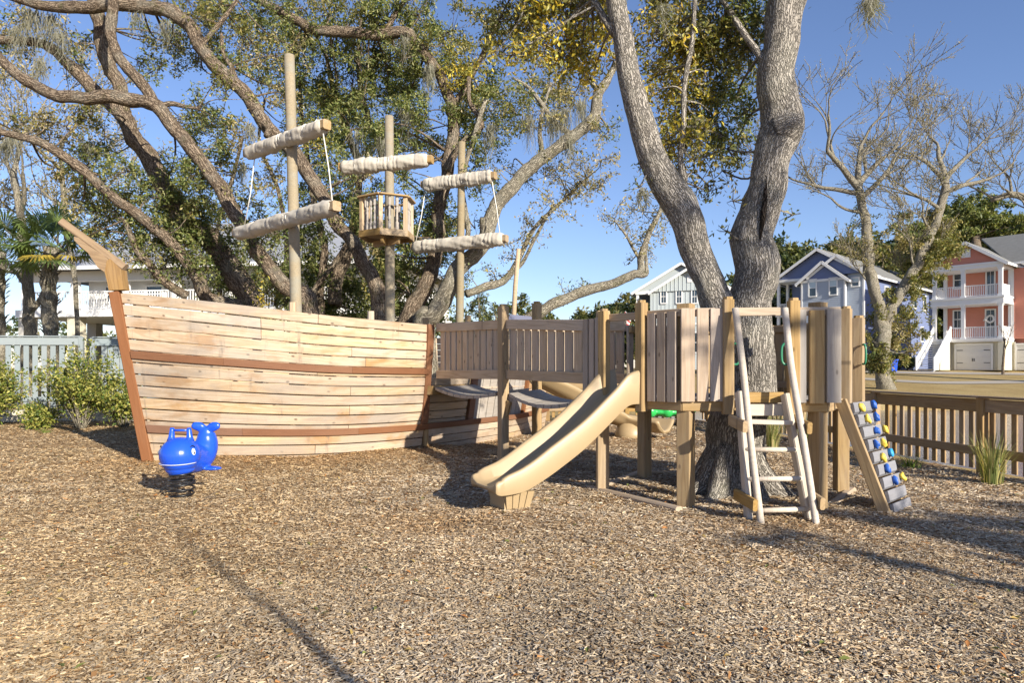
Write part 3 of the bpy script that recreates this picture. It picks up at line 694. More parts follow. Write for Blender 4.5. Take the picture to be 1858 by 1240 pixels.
# ------------------------------------------------------------------ straight slide
def slide():
    a = P1.lerp(P3, on_edge(P1,P3,1134)); top = Vector((a.x, a.y, 0)); ex = Vector((-.25, 7.34, 0))
    t = thing('slide', (ex.x, ex.y, 0), 'tan moulded plastic straight slide running down from the tower', 'slide', None)
    H = (ex-top); L = H.length; d = H.normalized(); s = Vector((d.y, -d.x, 0))     # s points to the near side
    if s.y > 0: s = -s
    prof = [(-.06,1.20),(.14,1.195),(.26,1.13),(.44,.985),(.75,.74),(1.05,.55),(1.30,.41),(1.50,.32),(1.66,.295),(L,.29)]
    bed = catmull([(x, z, 0) for x, z in prof], 6)
    rimh = lambda x: np.interp(x, [-.06,.08,.35,1.2,1.5,L-.08,L-.02,L+.05], [.32,.30,.24,.22,.18,.13,.10,.02])
    sec = []
    def ring(x, z, k):
        h = rimh(x); w = .25; e = np.interp(x, [L-.16, L], [1., .80])
        pr = [(-w-.075,-.07),(-w-.085,h-.02),(-w-.07,h+.012),(-w-.035,h+.012),(-w-.015,h-.02),(-w+.03,.03),(-w+.09,0),(w-.09,0),(w-.03,.03),(w+.015,h-.02),(w+.035,h+.012),(w+.07,h+.012),(w+.085,h-.02),(w+.075,-.07),(w-.02,-.05),(-w+.02,-.05)]
        return [top+d*x+s*y+Vector((0,0,z+q)) for y, q in pr]
    V = []; n = 16; R = [ring(p[0], p[1], i) for i, p in enumerate(bed)]
    # rounded nose
    xe, ze = bed[-1][0], bed[-1][1]
    for dx, sc in ((.03,.93),(.055,.78),(.07,.5)):
        R.append([Vector((p.x+d.x*dx, p.y+d.y*dx, ze+.01+(p.z-ze-.01)*sc)) for p in R[len(bed)-1]])
    for r in R: V += r
    m = len(R); Fc = [(i*n+j, i*n+(j+1)%n, (i+1)*n+(j+1)%n, (i+1)*n+j) for i in range(m-1) for j in range(n)]
    Fc += [tuple(range(n-1,-1,-1)), tuple(range((m-1)*n, m*n))]
    o = mesh('chute', V, Fc, M['tan'], t, smooth=True)
    bv = o.modifiers.new('bevel', 'BEVEL'); bv.width = .008; bv.segments = 2; bv.limit_method = 'ANGLE'; bv.angle_limit = math.radians(40)
    # ribbed foot
    c = top+d*(L-.26); mb = MB()
    for i in range(4):
        x0 = -.17+i*.088; V = []
        for z, k in ((-.05,.68),(.23,1.0)):
            for x, y in ((x0,-.24),(x0+.078,-.24),(x0+.078,.24),(x0,.24)): V.append(c+d*x*k+s*y*k+Vector((0,0,z)))
        mb.add(V, box_geo((0,0,0),(1,1,1))[1])
    mb.add([c+d*x+s*y+Vector((0,0,z)) for z in (-.04,.19) for x, y in ((-.15,-.18),(.16,-.18),(.16,.18),(-.15,.18))], box_geo((0,0,0),(1,1,1))[1])
    mb.build('ribbed_foot', M['tan'], t)
    for y in (-.30, .30):
        b0 = top+d*.0+s*y; beam('mounting_block', zl(b0, 1.06)+Vector((.06,.05,0)), zl(b0, 1.14)+Vector((.06,.05,0)), .12, .12, M['post'], t)
slide()
# ------------------------------------------------------------------ curved slide behind the bridge
def curved_slide():
    P = catmull([(.45,14.0,1.36),(.95,14.2,1.12),(1.45,14.55,.84),(1.95,14.95,.58),(2.45,15.2,.40),(2.95,15.1,.31),(3.35,14.8,.29)], 7)
    t = thing('curved_slide', (2.4, 15.1, 0), 'tan curved plastic slide on a round foot behind the tower', 'slide')
    V = []; m = len(P); pr = []
    for th in np.linspace(math.radians(200), math.radians(340), 11): pr.append((.36*math.cos(th), .30*math.sin(th)+.20))
    pr += [(.385,.13),(.40,.08)]; pr += [(.39*math.cos(th), .35*math.sin(th)+.18) for th in np.linspace(math.radians(335), math.radians(205), 9)]; pr += [(-.40,.08),(-.385,.13)]
    n = len(pr)
    for i, p in enumerate(P):
        q = P[min(i+1,m-1)]-P[max(i-1,0)]; d = Vector((q[0],q[1],0)).normalized(); s = Vector((d.y,-d.x,0))
        for x, z in pr: V.append(Vector(p)+s*x+Vector((0,0,z)))
    Fc = [(i*n+j, i*n+(j+1)%n, (i+1)*n+(j+1)%n, (i+1)*n+j) for i in range(m-1) for j in range(n)]+[tuple(range(n-1,-1,-1)), tuple(range((m-1)*n, m*n))]
    mesh('chute', V, Fc, M['tan'], t, smooth=True)
    hd = [at(912,592,14.4), at(926,571,14.4), at(960,574,14.4), at(1002,585,14.4), at(1002,592,14.4)]; prism('entry_hood', hd, (0,.5,0), plain('slate_plastic', (.15,.16,.24), .5), t)
    tube('pedestal', [(2.62,15.15,-.05),(2.62,15.15,.1),(2.62,15.15,.34)], [.34,.34,.26], M['tan'], t, n=20)
curved_slide()
# ------------------------------------------------------------------ ladder
def ladder():
    t = thing('ladder', (2.75, 7.0, 0), 'pale timber ladder with round handrails leaning on the tower', 'ladder')
    r1 = catmull([at(1334,560,7.27), at(1348,668,7.10), at(1362,800,6.93), at(1381,952,6.76)], 5); r2 = catmull([at(1424,560,7.25), at(1436,668,7.05), at(1458,800,6.90), at(1481,953,6.74)], 5)
    for r in (r1, r2): r.append(r[-1]+(r[-1]-r[-2])*.4); tube('handrail', r, .035, M['ladder'], t, n=12, wob=.02)
    l0, l1 = at(1341,712,7.23), at(1358,944,6.94); m0, m1 = at(1424,716,7.20), at(1466,940,6.92)
    for a, b in ((l0,l1),(m0,m1)): beam('stringer', a, b+(b-a)*.05, .055, .14, M['ladder'], t, up=(0,-1,.2), ch=.012)
    for f in (.235,.455,.685,.925):
        a, b = l0.lerp(l1, f), m0.lerp(m1, f)
        if f < .3: beam('rung', a+Vector((0,-.03,0)), b+Vector((0,-.03,0)), .13, .045, M['ladder'], t)
        else: tube('rung', [a+Vector((0,-.05,0)), b+Vector((0,-.05,0))], .027, M['ladder'], t, n=10)
    for y0, y1, mt, Y in ((712,731,M['post'],7.30),(734,755,M['ladder'],7.26)):
        a, b = at(1348,(y0+y1)/2,Y), at(1421,(y0+y1)/2,Y-.01); beam('cross_board', a, b, .04, (y1-y0)*Y/F, mt, t)
    for f, g in ((.24,.49),(.83,.90)):
        for (a0, a1, rr, sg) in ((l0,l1,r1,-1),(m0,m1,r2,1)):
            p = a0.lerp(a1, f); k = min(range(len(rr)), key=lambda i: abs(rr[i][2]-p.z+.02)); q = Vector(rr[k])
            dd = (q-p); dd.z = 0; dd = Vector((.10*sg*-.2, -.95, 0))
            c = Vector((p.x+sg*.055, p.y, p.z)); beam('handrail_block', c+Vector((sg*.02,.12,.01)), Vector((q.x+sg*.06, q.y-.07, p.z-.03)), .05, .12, M['post'], t, ch=.012)
ladder()
# ------------------------------------------------------------------ climbing wall
def climb():
    t = thing('climbing_wall', (4.2, 7.5, 0), 'stepped climbing wall with blue and yellow holds beside the fence', 'climbing wall')
    b0 = Vector((3.95,7.19,-.05)); w = Vector((.72,.69,0)).normalized(); out = Vector((.69,-.72,0)).normalized()
    t0 = b0-out*.46+Vector((0,0,1.22)); W = .62; d = (t0-b0); L = d.length; d.normalize(); nn = w.cross(d); 
    if nn.dot(out) < 0: nn = -nn
    beam('side_board', b0-d*.0, t0+d*.02, .04, .125, M['post'], t, up=nn, ch=.008)
    beam('side_board', b0+w*(W-.07)-nn*.05, t0+w*(W-.07)-nn*.05, .04, .17, M['post'], t, up=nn, ch=.008)
    n = 9; holds = {0:[],1:[],2:[('b',.45,.5),('y',.85,.6)],3:[('b',.3,.5)],4:[('y',.33,.35),('l',.75,.6)],5:[('y',.62,.45),('b',.25,.5)],6:[('b',.5,.5),('y',.95,.5)],7:[('b',.75,.55),('y',.3,.5)],8:[('y',.25,.5),('b',.85,.6)]}
    for i in range(n):
        f0, f1 = .01+i*.108, .01+i*.108+.098; a = b0+d*L*f0+w*.03+nn*.075; b = b0+d*L*f1+w*.03+nn*.10
        # curved, lapped step board
        V = []; o = roff(); G = []; m = 7
        for j in range(m):
            g_ = j/(m-1); c = a.lerp(b, g_)+nn*(.006*math.sin(math.pi*g_)-(.03 if j in (0,) else 0))
            for e in (0, W-.06):
                V += [c+w*e, c+w*e-nn*.035]; G += [(e+o[0], g_*.13+o[1], o[2]), (e+o[0], g_*.13+o[1], o[2]-.03)]
        Fc = []
        for j in range(m-1):
            k = j*4; Fc += [(k,k+2,k+6,k+4),(k+1,k+5,k+7,k+3),(k,k+4,k+5,k+1),(k+2,k+3,k+7,k+6)]
        Fc += [(0,1,3,2),((m-1)*4,(m-1)*4+2,(m-1)*4+3,(m-1)*4+1)]
        s = mesh('step_board', V, Fc, M['lap'], t, g=G, smooth=False)
        for kind, fw, fh in holds[i]:
            c = a.lerp(b, fh)+w*W*fw+nn*.03; mt = {'b':M['holdblue'],'l':M['holdlight'],'y':M['holdyellow']}[kind]; rr = random.Random(i*7+ord(kind))
            V, Fc2 = sphere_geo((0,0,0), (1,1,1), 14, 8); Q = []
            for v in V:
                k = 1+.5*mnoise.noise(v*1.3+Vector((i*3.1, fw*9, 0))); v = v*k
                bend = .25*v.x*v.x; Q.append(c+d*(v.x*.052)+w*((v.y+bend)*.029)+nn*(v.z*.03))
            mesh('hold', Q, Fc2, mt, s, smooth=True)
climb()
# ------------------------------------------------------------------ whale spring rider
def whale():
    t = thing('whale_rider', (-3.93, 8.12, 0), 'blue plastic whale spring rider in front of the ship bow', 'spring rider')
    c = Vector((-3.96, 8.15, .515)); mb = MB()
    mb.add(*sphere_geo(c, (.228,.245,.21), 28, 18)); mb.add(*sphere_geo(c+Vector((0,.0,-.09)), (.20,.22,.12), 24, 12))
    sp = catmull([c+Vector((.02,.1,-.04)), c+Vector((.05,.26,-.08)), c+Vector((.085,.38,-.05)), c+Vector((.115,.44,.08)), c+Vector((.12,.44,.20)), c+Vector((.13,.42,.29))], 5)
    mb.add(*tube_geo(sp, np.interp(np.linspace(0,1,len(sp)), [0,.3,.55,.8,1], [.20,.175,.15,.105,.05]), 18))
    top = sp[-1]; top = Vector(top)
    for sg in (-1, 1):
        fl = catmull([top+Vector((0,0,-.05)), top+Vector((.07*sg,-.02,.0)), top+Vector((.13*sg,-.05,.015)), top+Vector((.165*sg,-.08,.0))], 4)
        V, Fc, G = tube_geo(fl, np.interp(np.linspace(0,1,len(fl)), [0,.4,.8,1], [.045,.062,.05,.02]), 14)
        V = [Vector((v.x, top.y+(v.y-top.y)*.6, v.z)) for v in V]; mb.add(V, Fc)
    # foot rests
    for sg in (-1, 1):
        f = c+Vector((.06+.19*sg, .33-.05*sg, -.205)); V, Fc = sphere_geo(f, (.13,.09,.028), 18, 8); mb.add(V, Fc)
    mb.add(*tube_geo([c+Vector((0,0,-.18)), c+Vector((0,0,-.24))], [.17,.12], 18))
    o = mb.build('body', M['blue'], t)
    rm = o.modifiers.new('remesh', 'REMESH'); rm.mode = 'VOXEL'; rm.voxel_size = .011; rm.use_smooth_shade = True
    sm = o.modifiers.new('smooth', 'SMOOTH'); sm.iterations = 6; sm.factor = .6
    hs = []
    for sg in (-1, 1):
        b = c+Vector((.112*sg-.01, .03, .152)); tp = b+Vector((-.012*sg, .0, .165)); hs.append(tp+Vector((0,0,-.03)))
        tube('handle_horn', [b, b.lerp(tp,.35), b.lerp(tp,.8), tp], [.052,.036,.028,.024], M['blue'], t, n=14)
    tube('handle_bar', [hs[0], hs[1]], .014, M['blue'], t, n=10)
    # mouth line
    pts = []
    for a in np.linspace(math.radians(-168), math.radians(-12), 24): pts.append(c+Vector((.218*math.cos(a), .235*math.sin(a), -.085+.012*math.sin(a))))
    tube('mouth_line', pts, .006, plain('mouth_white', (.45,.5,.75), .5), t, n=6)
    for sg in (-1, 1):
        a = math.radians(-90+sg*67); n = Vector((math.cos(a), math.sin(a), .22)).normalized()
        e = c+Vector((n.x*.219, n.y*.236, n.z*.205)); sd_ = n.cross(Vector((0,0,1))).normalized(); up = sd_.cross(n)
        def disc(k, rx, ry, off, name, mt, dz=0):
            V = [e+n*(off)+up*dz]+[e+n*(off-.012)+sd_*rx*math.cos(q)+up*(dz+ry*math.sin(q)) for q in np.linspace(0, 2*math.pi, 17)[:-1]]
            mesh(name, V, [(0,i+1,(i+1)%16+1) for i in range(16)], mt, t, smooth=True)
        disc(0, .026, .040, .020, 'eye', M['eyewhite']); disc(1, .013, .024, .0235, 'pupil', M['black'], -.008)
        br_ = catmull([e+up*.055-sd_*.03+n*.004, e+up*.072+n*.004, e+up*.062+sd_*.03+n*.002], 4); tube('eyebrow', br_, .006, M['black'], t, n=6)
    th = np.linspace(0, 2*math.pi*5.0, 150); k = np.linspace(0, 1, 150)
    tube('spring', [Vector((-3.94+(.125+.02*math.sin(math.pi*q))*math.cos(a), 8.14+(.125+.02*math.sin(math.pi*q))*math.sin(a), -.01+.31*q)) for a, q in zip(th, k)], .0115, M['black'], t, n=8)
whale()
# ------------------------------------------------------------------ green rocker
def rocker():
    t = thing('green_rocker', (4.05, 18.0, 0), 'glossy green plastic rocker with domed seats behind the tower', 'rocker')
    mb = MB(); c = Vector((4.05,18.,.40))
    mb.add(*sphere_geo(c, (.80,.40,.13), 26, 12)); mb.add(*sphere_geo(c+Vector((0,0,.05)), (.76,.36,.10), 26, 12))
    for x in (-.46,-.02,.45): mb.add(*sphere_geo(c+Vector((x,-.26,.02)), (.17,.17,.17), 18, 12))
    mb.add(*sphere_geo(c+Vector((.1,.0,.13)), (.6,.25,.08), 18, 10))
    o = mb.build('body', M['green'], t); rm = o.modifiers.new('remesh', 'REMESH'); rm.mode = 'VOXEL'; rm.voxel_size = .02; rm.use_smooth_shade = True
    o.modifiers.new('smooth', 'SMOOTH').iterations = 5
    for x in (-.35, .35): tube('leg', [c+Vector((x,0,-.1)), c+Vector((x*.8,0,-.42))], .05, M['black'], t, n=10)
    tube('handle', catmull([c+Vector((-.05,.0,.1)), c+Vector((-.05,0,.26)), c+Vector((.13,0,.26)), c+Vector((.13,0,.1))], 5), .018, plain('red_metal', (.5,.03,.02), .4), t, n=8)
rocker()
# ------------------------------------------------------------------ fences
def slat_fence(name, A, B, H, label, mat, sp=.185, sw=.09, sect=2.35, z0=.06, cat='fence', backs=False, zb=0.0, postw=.12, rail_h=.19, inner=1, first_post=0.):
    t = thing(name, (A.x, A.y, zb), label, cat, 'fences around the playground'); d = B-A; L = d.length; d.normalize(); n = Vector((d.y,-d.x,0))
    if n.dot(-A) < 0: n = -n                          # towards the play area
    n = n*inner
    nx = first_post; ps = []
    while nx < L+.01: ps.append(nx); nx += sect
    for s in ps:
        q = A+d*s; beam('fence_post', zl(q, zb-.2), zl(q, zb+H-.015), postw, postw, mat, t, up=n)
    edges = [0.]+[s for s in ps if s > .05]+([L] if L-ps[-1] > .3 else [])
    for a, b in zip(edges[:-1], edges[1:]):
        a_, b_ = A+d*(a+.062), A+d*(b-.062)
        beam('top_rail', zl(a_, zb+H-.03-rail_h/2), zl(b_, zb+H-.03-rail_h/2), .045, rail_h, mat, t)
        beam('bottom_rail', zl(a_, zb+z0+.26), zl(b_, zb+z0+.26), .045, .13, mat, t)
        beam('cap_rail', zl(A+d*(a+.003), zb+H), zl(A+d*(b-.003), zb+H), .15, .035, mat, t)
    s = .12; k = 0
    while s < L-.05:
        if min(abs(s-p) for p in ps) > postw*.5+sw*.5+.005:
            q = A+d*s-n*.04; dz = random.uniform(-.012, .012); beam('slat', zl(q, zb+z0+dz), zl(q, zb+H-.06), sw, .03, mat, t, up=n)
            if backs:
                q = A+d*(s+sp/2)-n*.09; beam('slat', zl(q, zb+z0), zl(q, zb+H-.06), sw, .02, mat, t, up=n)
        s += sp; k += 1
    return t
fx = lambda y: Vector((fence_x(y), y, 0))
slat_fence('slat_fence', fx(19.9), fx(8.2), 1.12, 'brown treated timber slat fence between mulch and pond', M['fence'], first_post=(19.9-10.02)*1.0104-2.35*4)
slat_fence('slat_fence', Vector((-3.6,21.0,0)), fx(19.9)+Vector((-.15,.05,0)), 1.15, 'tan slat fence behind the tower at the back of the mulch', M['post'], sp=.19)
# blue-gray fence on a block wall
FL0 = Vector((-19.5,19.2,0)); FLm = Vector((-12.3,19.8,0)); FL1 = Vector((-4.6,20.6,0))
slat_fence('painted_fence', FL0, FLm, 2.12, 'tall blue-gray painted fence with open slats behind the shrubs', M['bluefence'], sp=.245, sw=.145, z0=.05, zb=.34, rail_h=.22)
slat_fence('painted_fence', FLm+Vector((.14,.02,0)), FL1, 2.10, 'tall blue-gray painted fence with closed slats behind the ship bow', M['bluefence'], sp=.17, sw=.15, z0=.05, zb=.34, rail_h=.22, backs=False)
M['block'] = plain('limestone_block', (.55,.50,.40), .95, .2, 4., .5, spec=.1, dirt=((.30,.26,.19),.5))
bw = thing('block_wall', (-12, 19.6, 0), 'low wall of pale stone blocks under the blue-gray fence', 'wall')
for (A, B) in ((FL0, FLm), (FLm, FL1)):
    d = (B-A); L = d.length; d.normalize(); n = Vector((d.y,-d.x,0)); n = n if n.y < 0 else -n
    for row in range(2):
        s = -.25*row
        while s < L:
            w = .52; a, b = max(s, 0)+.006, min(s+w, L)-.006
            if b-a > .08: beam('block', zl(A+d*a+n*.06, .085+row*.17+.0), zl(A+d*b+n*.06, .085+row*.17), .26, .164, M['block'], bw, ch=.012)
            s += w

# ------------------------------------------------------------------ houses
M['white'] = plain('white_trim', (.74,.74,.73), .6, .05, 2., 0)
M['glass'] = plain('window_glass', (.03,.045,.06), .05, .2, 1., 0, spec=1.0)
M['blind'] = plain('window_blind', (.45,.55,.60), .25, .1, 3., 0, spec=.6)
M['shingle'] = plain('gray_shingle', (.19,.19,.18), .95, .22, 3., .6, spec=.1)
M['coral'] = plain('coral_siding', (.58,.235,.165), .75, .05, 1., 0)
M['blueshade'] = plain('blue_paint_and_shade', (.14,.18,.325), .75, .05, 1., 0)  # blue gable paint; on the side wall the deep tone paints in shade
M['paleblue'] = plain('pale_siding', (.38,.43,.50), .75, .05, 1., 0)
M['mint'] = plain('mint_siding', (.43,.48,.495), .75, .05, 1., 0)
M['cream'] = plain('cream_siding', (.60,.56,.44), .8, .05, 1., 0)
M['garage'] = plain('garage_door', (.60,.59,.57), .7, .03, 1., 0)
M['darkdoor'] = plain('dark_door', (.02,.03,.035), .3, .1, 2., 0)
M['iron'] = plain('black_iron', (.02,.02,.02), .5, .1, 5., 0)
class House:
    def __init__(s, name, X, Y, th, label, zb=1.37):
        s.o = Vector((X, Y, 0)); s.u = Vector((-math.cos(th), math.sin(th), 0)); s.v = Vector((math.sin(th), math.cos(th), 0)); s.zb = zb
        s.t = thing(name, (X, Y, zb), label, 'house', 'houses beyond the pond')
    def P(s, u, v, z): return s.o+s.u*u+s.v*v+Vector((0,0,z))
    def U(s, px, v=0.):
        k = (px-CX)/F; b = s.o+s.v*v; return (b.x-k*b.y)/(k*s.u.y-s.u.x)
    def Z(s, py, u, v=0.):
        p = s.P(u, v, 0); return EYE-(py-HY)*p.y/F
    def box(s, name, u0, u1, v0, v1, z0, z1, mat, parent=None):
        V, Fc = box_geo((u0,v0,z0),(u1,v1,z1)); return mesh(name, [s.P(*v) for v in V], Fc, mat, parent or s.t)
    def multi(s, name, boxes, mat, parent=None, kind=None):
        mb = MB()
        for b in boxes:
            V, Fc = box_geo((b[0],b[2],b[4]),(b[1],b[3],b[5])); mb.add([s.P(*v) for v in V], Fc)
        o = mb.build(name, mat, parent or s.t)
        if kind: o['kind'] = kind
        return o
    def siding(s, name, a, b, z0, z1, mat, top=None, lap=.17, parent=None, flip=False):
        "lapped boards on the vertical plane through (u,v) points a-b; top(f) gives the height limit for gables"
        mb = MB(); a3, b3 = s.P(a[0],a[1],0), s.P(b[0],b[1],0); d = b3-a3; n = Vector((d.y,-d.x,0)).normalized()
        if flip: n = -n
        z = z0
        while z < z1-1e-4:
            zt = min(z+lap, z1); f0, f1 = 0., 1.
            if top:
                fs = [f for f in np.linspace(0, 1, 81) if top(f) >= (z+zt)/2]
                if not fs: break
                f0, f1 = fs[0], fs[-1]
            p, q = a3+d*f0, a3+d*f1
            mb.add([zl(p+n*.028, z), zl(q+n*.028, z), zl(q+n*.006, zt), zl(p+n*.006, zt), zl(p-n*.12, z), zl(q-n*.12, z), zl(q-n*.12, zt), zl(p-n*.12, zt)], [(0,1,2,3),(5,4,7,6),(1,0,4,5),(3,2,6,7),(0,3,7,4),(2,1,5,6)])
            z = zt
        return mb.build(name, mat, parent or s.t)
    def window(s, u0, u1, z0, z1, v, tr=.11, sash=True, blind=False, grid=False, name='window'):
        f = s.multi(name, [(u0-tr,u0,v-.07,v,z0-tr,z1+tr),(u1,u1+tr,v-.07,v,z0-tr,z1+tr),(u0,u1,v-.07,v,z1,z1+tr),(u0-.05,u1+.05,v-.1,v+.001,z0-tr,z0)], M['white'])
        s.box('pane', u0, u1, v-.02, v+.0, z0, (z0+z1)/2 if blind else z1, M['glass'], f)
        if blind: s.box('pane', u0, u1, v-.02, v, (z0+z1)/2+.002, z1, M['blind'], f)
        bars = [(u0,u1,v-.045,v-.021,(z0+z1)/2-.03,(z0+z1)/2+.03)] if sash else []
        if grid: bars += [((u0+u1)/2-.015,(u0+u1)/2+.015,v-.04,v-.0215,z0,z1)]
        if bars: s.multi('sash_bar', bars, M['white'], f)
        return f
    def gable_roof(s, u0, u1, v0, v1, ze, za, mat, over=.35, th=.14, name='roof', um=None):
        um = (u0+u1)/2 if um is None else um; mb = MB()
        for ue in (u0, u1):
            sg = -1 if ue < um else 1; sl = (ze-za)/(ue-um) ; ux = ue+sg*over; zx = ze+sl*sg*over
            P_ = [(ux,v0,zx),(um,v0,za),(um,v1,za),(ux,v1,zx)]; V = [s.P(*p) for p in P_]+[s.P(p[0],p[1],p[2]+th) for p in P_]
            mb.add(V, [(0,1,2,3),(4,5,6,7),(0,1,5,4),(2,3,7,6),(3,0,4,7),(1,2,6,5)])
        r = mb.build(name, mat, s.t)
        for ue in (u0, u1):                       # rake boards
            sg = -1 if ue < um else 1; sl = (ze-za)/(ue-um); ux = ue+sg*over; zx = ze+sl*sg*over
            beam('rake_board', s.P(ux,v0-.025,zx+.0), s.P(um,v0-.025,za+.0), .045, .26, M['white'], r)
            beam('eave_board', s.P(ux+sg*.02,v0,zx+.02), s.P(ux+sg*.02,v1,zx+.02), .04, .2, M['white'], r)
        return r
    def railing(s, pts, z, h=.95, sp=.13, mat=None, name='railing'):
        mat = mat or M['white']; r = None; mb = MB()
        (u0,v0),(u1,v1) = pts; a, b = s.P(u0,v0,0), s.P(u1,v1,0)
        r = beam(name, zl(a, z+h), zl(b, z+h), .09, .07, mat, s.t); beam('bottom_bar', zl(a, z+.1), zl(b, z+.1), .06, .06, mat, r)
        n = max(2, int((b-a).length/sp))
        for i in range(1, n): q = a.lerp(b, i/n); mb.add(*beam_geo(zl(q, z+.13), zl(q, z+h-.03), .045, .045, ch=.004))
        mb.build('balusters', mat, r)['kind'] = 'stuff'; return r

def coral_house():
    H = House('coral_house', 39.5, 55., math.radians(50), 'coral house with two white porches, garage and outdoor stairs'); W = 5.05; D = 2.9; zb = 1.37
    z1, z1b, z2, z2b, z3 = 3.97, 3.70, 7.42, 6.80, 9.75
    # walls behind the porches and the body to the right
    H.siding('wall', (W, D), (0, D), z1, z2b, M['coral'], flip=False); H.siding('wall', (W, D), (0, D), z2, z3, M['coral'], flip=False)
    H.siding('wall', (-.12, D-.3), (-7.5, D-.3), z1, z3+.05, M['coral'], flip=False)
    H.siding('base_wall', (W, .35), (3.45, .35), zb, z1b, M['cream'], flip=False); H.siding('base_wall', (.75, .35), (.3, .35), zb, z1b, M['cream'], flip=False)
    H.siding('base_wall', (3.45, .35), (.75, .35), 3.5, z1b, M['cream'], flip=False)
    H.siding('base_wall', (-.02, .3), (-.02, D-.3), zb, z1b, M['cream']); H.siding('base_wall', (-.02, D-.32), (-.25, D-.32), zb, z1b, M['cream'], flip=False)
    H.box('body', -7.4, W-.02, D+.12, 13, zb, z3, M['coral'])
    H.box('corner_trim', -.14, .02, D-.36, D-.2, z1, z3, M['white'])
    for b_ in [(-.05,.3,-.03,.36,zb,z1b),(W-.3,W,-.03,.3,zb,z1b),(-3.6,-3.3,D-.45,D-.2,zb,z1b)]: H.box('corner_column', *b_, M['cream'])
    for u0, u1, v in ((.85,3.35,.28),(-3.1,-.36,D-.42)):
        g = H.box('garage_door', u0, u1, v, v+.1, zb, 3.45, M['garage'])
        H.multi('door_trim', [(u0-.14,u0-.002,v-.03,v+.08,zb,3.58),(u1+.002,u1+.14,v-.03,v+.08,zb,3.58),(u0,u1,v-.03,v+.08,3.452,3.58)], M['white'], g)
        for k in range(1, 4): H.box('door_panel', u0+.02, u1-.02, v-.02, v, zb+.02+(k-1)*.52, zb+k*.52, M['garage'], g)
        for b_ in [(u0+.05,u0+.5,v-.03,v-.021,z,z+.05) for z in (1.95,3.0)]+[(u1-.5,u1-.05,v-.03,v-.021,z,z+.05) for z in (1.95,3.0)]: H.box('hinge_strap', *b_, M['iron'], g)
        for b_ in [((u0+u1)/2-.09,(u0+u1)/2-.04,v-.05,v-.021,2.1,2.35),((u0+u1)/2+.04,(u0+u1)/2+.09,v-.05,v-.021,2.1,2.35)]: H.box('door_pull', *b_, M['iron'], g)
    # porch slabs
    for a, b, nm in ((z1b, z1, 'porch_floor'), (z2b, z2, 'porch_floor'), (z3, z3+.42, 'porch_beam')):
        H.box(nm, -.12, W+.12, -.12, D-.02, a, b, M['white'])
        H.box('fascia_band', -.18, W+.18, -.18, D-.4, b-.14, b+.02, M['white'])
    for za, zt in ((z1, z2b), (z2, z3)):
        for u in (0., W*.52, W-.28): H.multi('column', [(u,u+.28,-.05,.23,za,zt),(u-.05,u+.33,-.10,.28,zt-.16,zt-.002),(u-.04,u+.32,-.09,.27,za+.002,za+.14)], M['white'])
        H.box('column', 0., .24, D-.4, D-.15, za, zt, M['white']); H.box('column', W-.26, W, D-.3, D-.05, za, zt, M['white'])
        st = 1.15 if za == z1 else 0
        H.railing(((.28,.08),(W*.52,.08)), za); H.railing(((W*.52+.28,.08),(W-.28-st,.08)), za)
        H.railing(((.1,.2),(.1,D-.4)), za); 
        if not st: H.railing(((W-.12,.2),(W-.12,D-.3)), za)
    v = D-.03
    for py0, py1, px0, px1, isdoor in ((494,523,1732,1744,0),(488,536,1791,1804,1),(565,595,1731.5,1744,0),(563,614,1790,1805,1)):
        u1_, u0_ = H.U(px0, v), H.U(px1, v); zz1, zz0 = H.Z(py0, (u0_+u1_)/2, v), H.Z(py1, (u0_+u1_)/2, v)
        base = z2 if py0 < 540 else z1
        if isdoor:
            zz0 = base+.02; w = H.window(u0_, u1_, zz0, zz1, v, sash=False, grid=True, name='porch_door')
            if base == z1:
                c = H.P((u0_+u1_)/2, v-.12, zz1-.75); tube('wreath', [c+H.u*.27*math.cos(a)+Vector((0,0,.27*math.sin(a))) for a in np.linspace(0, 2*math.pi, 19)], .085, M['white'], w, n=7, wob=.5, wfreq=9.)
        else: H.window(u0_, u1_, zz0, zz1, v, grid=(base == z1))
    c = H.P(1.9, v-.15, 5.75); tube('porch_lamp', [c+Vector((0,0,.25)), c, c+Vector((0,0,-.18))], [.05,.09,.2], M['white'], H.t, n=10)
    # roof: front gable and main body
    H.gable_roof(-.1, W+.1, -.35, 9, z3+.40, 11.95, M['shingle'])
    H.siding('gable_wall', (W, .0), (0, .0), z3+.42, 11.9, M['coral'], top=lambda f: z3+.42+(11.85-z3-.42)*(1-abs(2*f-1)), flip=False)
    H.multi('gable_vent', [(W/2-.32,W/2+.32,-.10,-.02,10.75,11.45)], M['white'])
    mb = MB(); e = 10.15
    P_ = [H.P(.1,D-.75,e-.02), H.P(-8,D-.75,e-.02), H.P(-8,7.8,13.3), H.P(3.6,7.8,13.3), H.P(.1,13,e)]
    mb.add(P_+[p+Vector((0,0,.14)) for p in P_], [(0,1,2,3),(5,6,7,8),(0,1,6,5),(0,3,8,5),(0,4,3),(5,9,8)]); mb.build('main_roof', M['shingle'], H.t)
    beam('gutter', H.P(.1,D-.8,e+.02), H.P(-8,D-.8,e+.02), .14, .18, M['white'], H.t)
    # stairs
    ua, ub = W-1.35, W-.12; n = 14; run = 3.7
    st = H.box('stair', ua, ub, -.36, -.13, zb, z1-.19, M['garage'])
    for i in range(n):
        z = z1-.19*(i+1); v0 = -.13-run*(i+1)/n
        H.box('step', ua, ub, v0-.03, v0+run/n, z-.06, z, M['garage'], st)
    mb = MB(); 
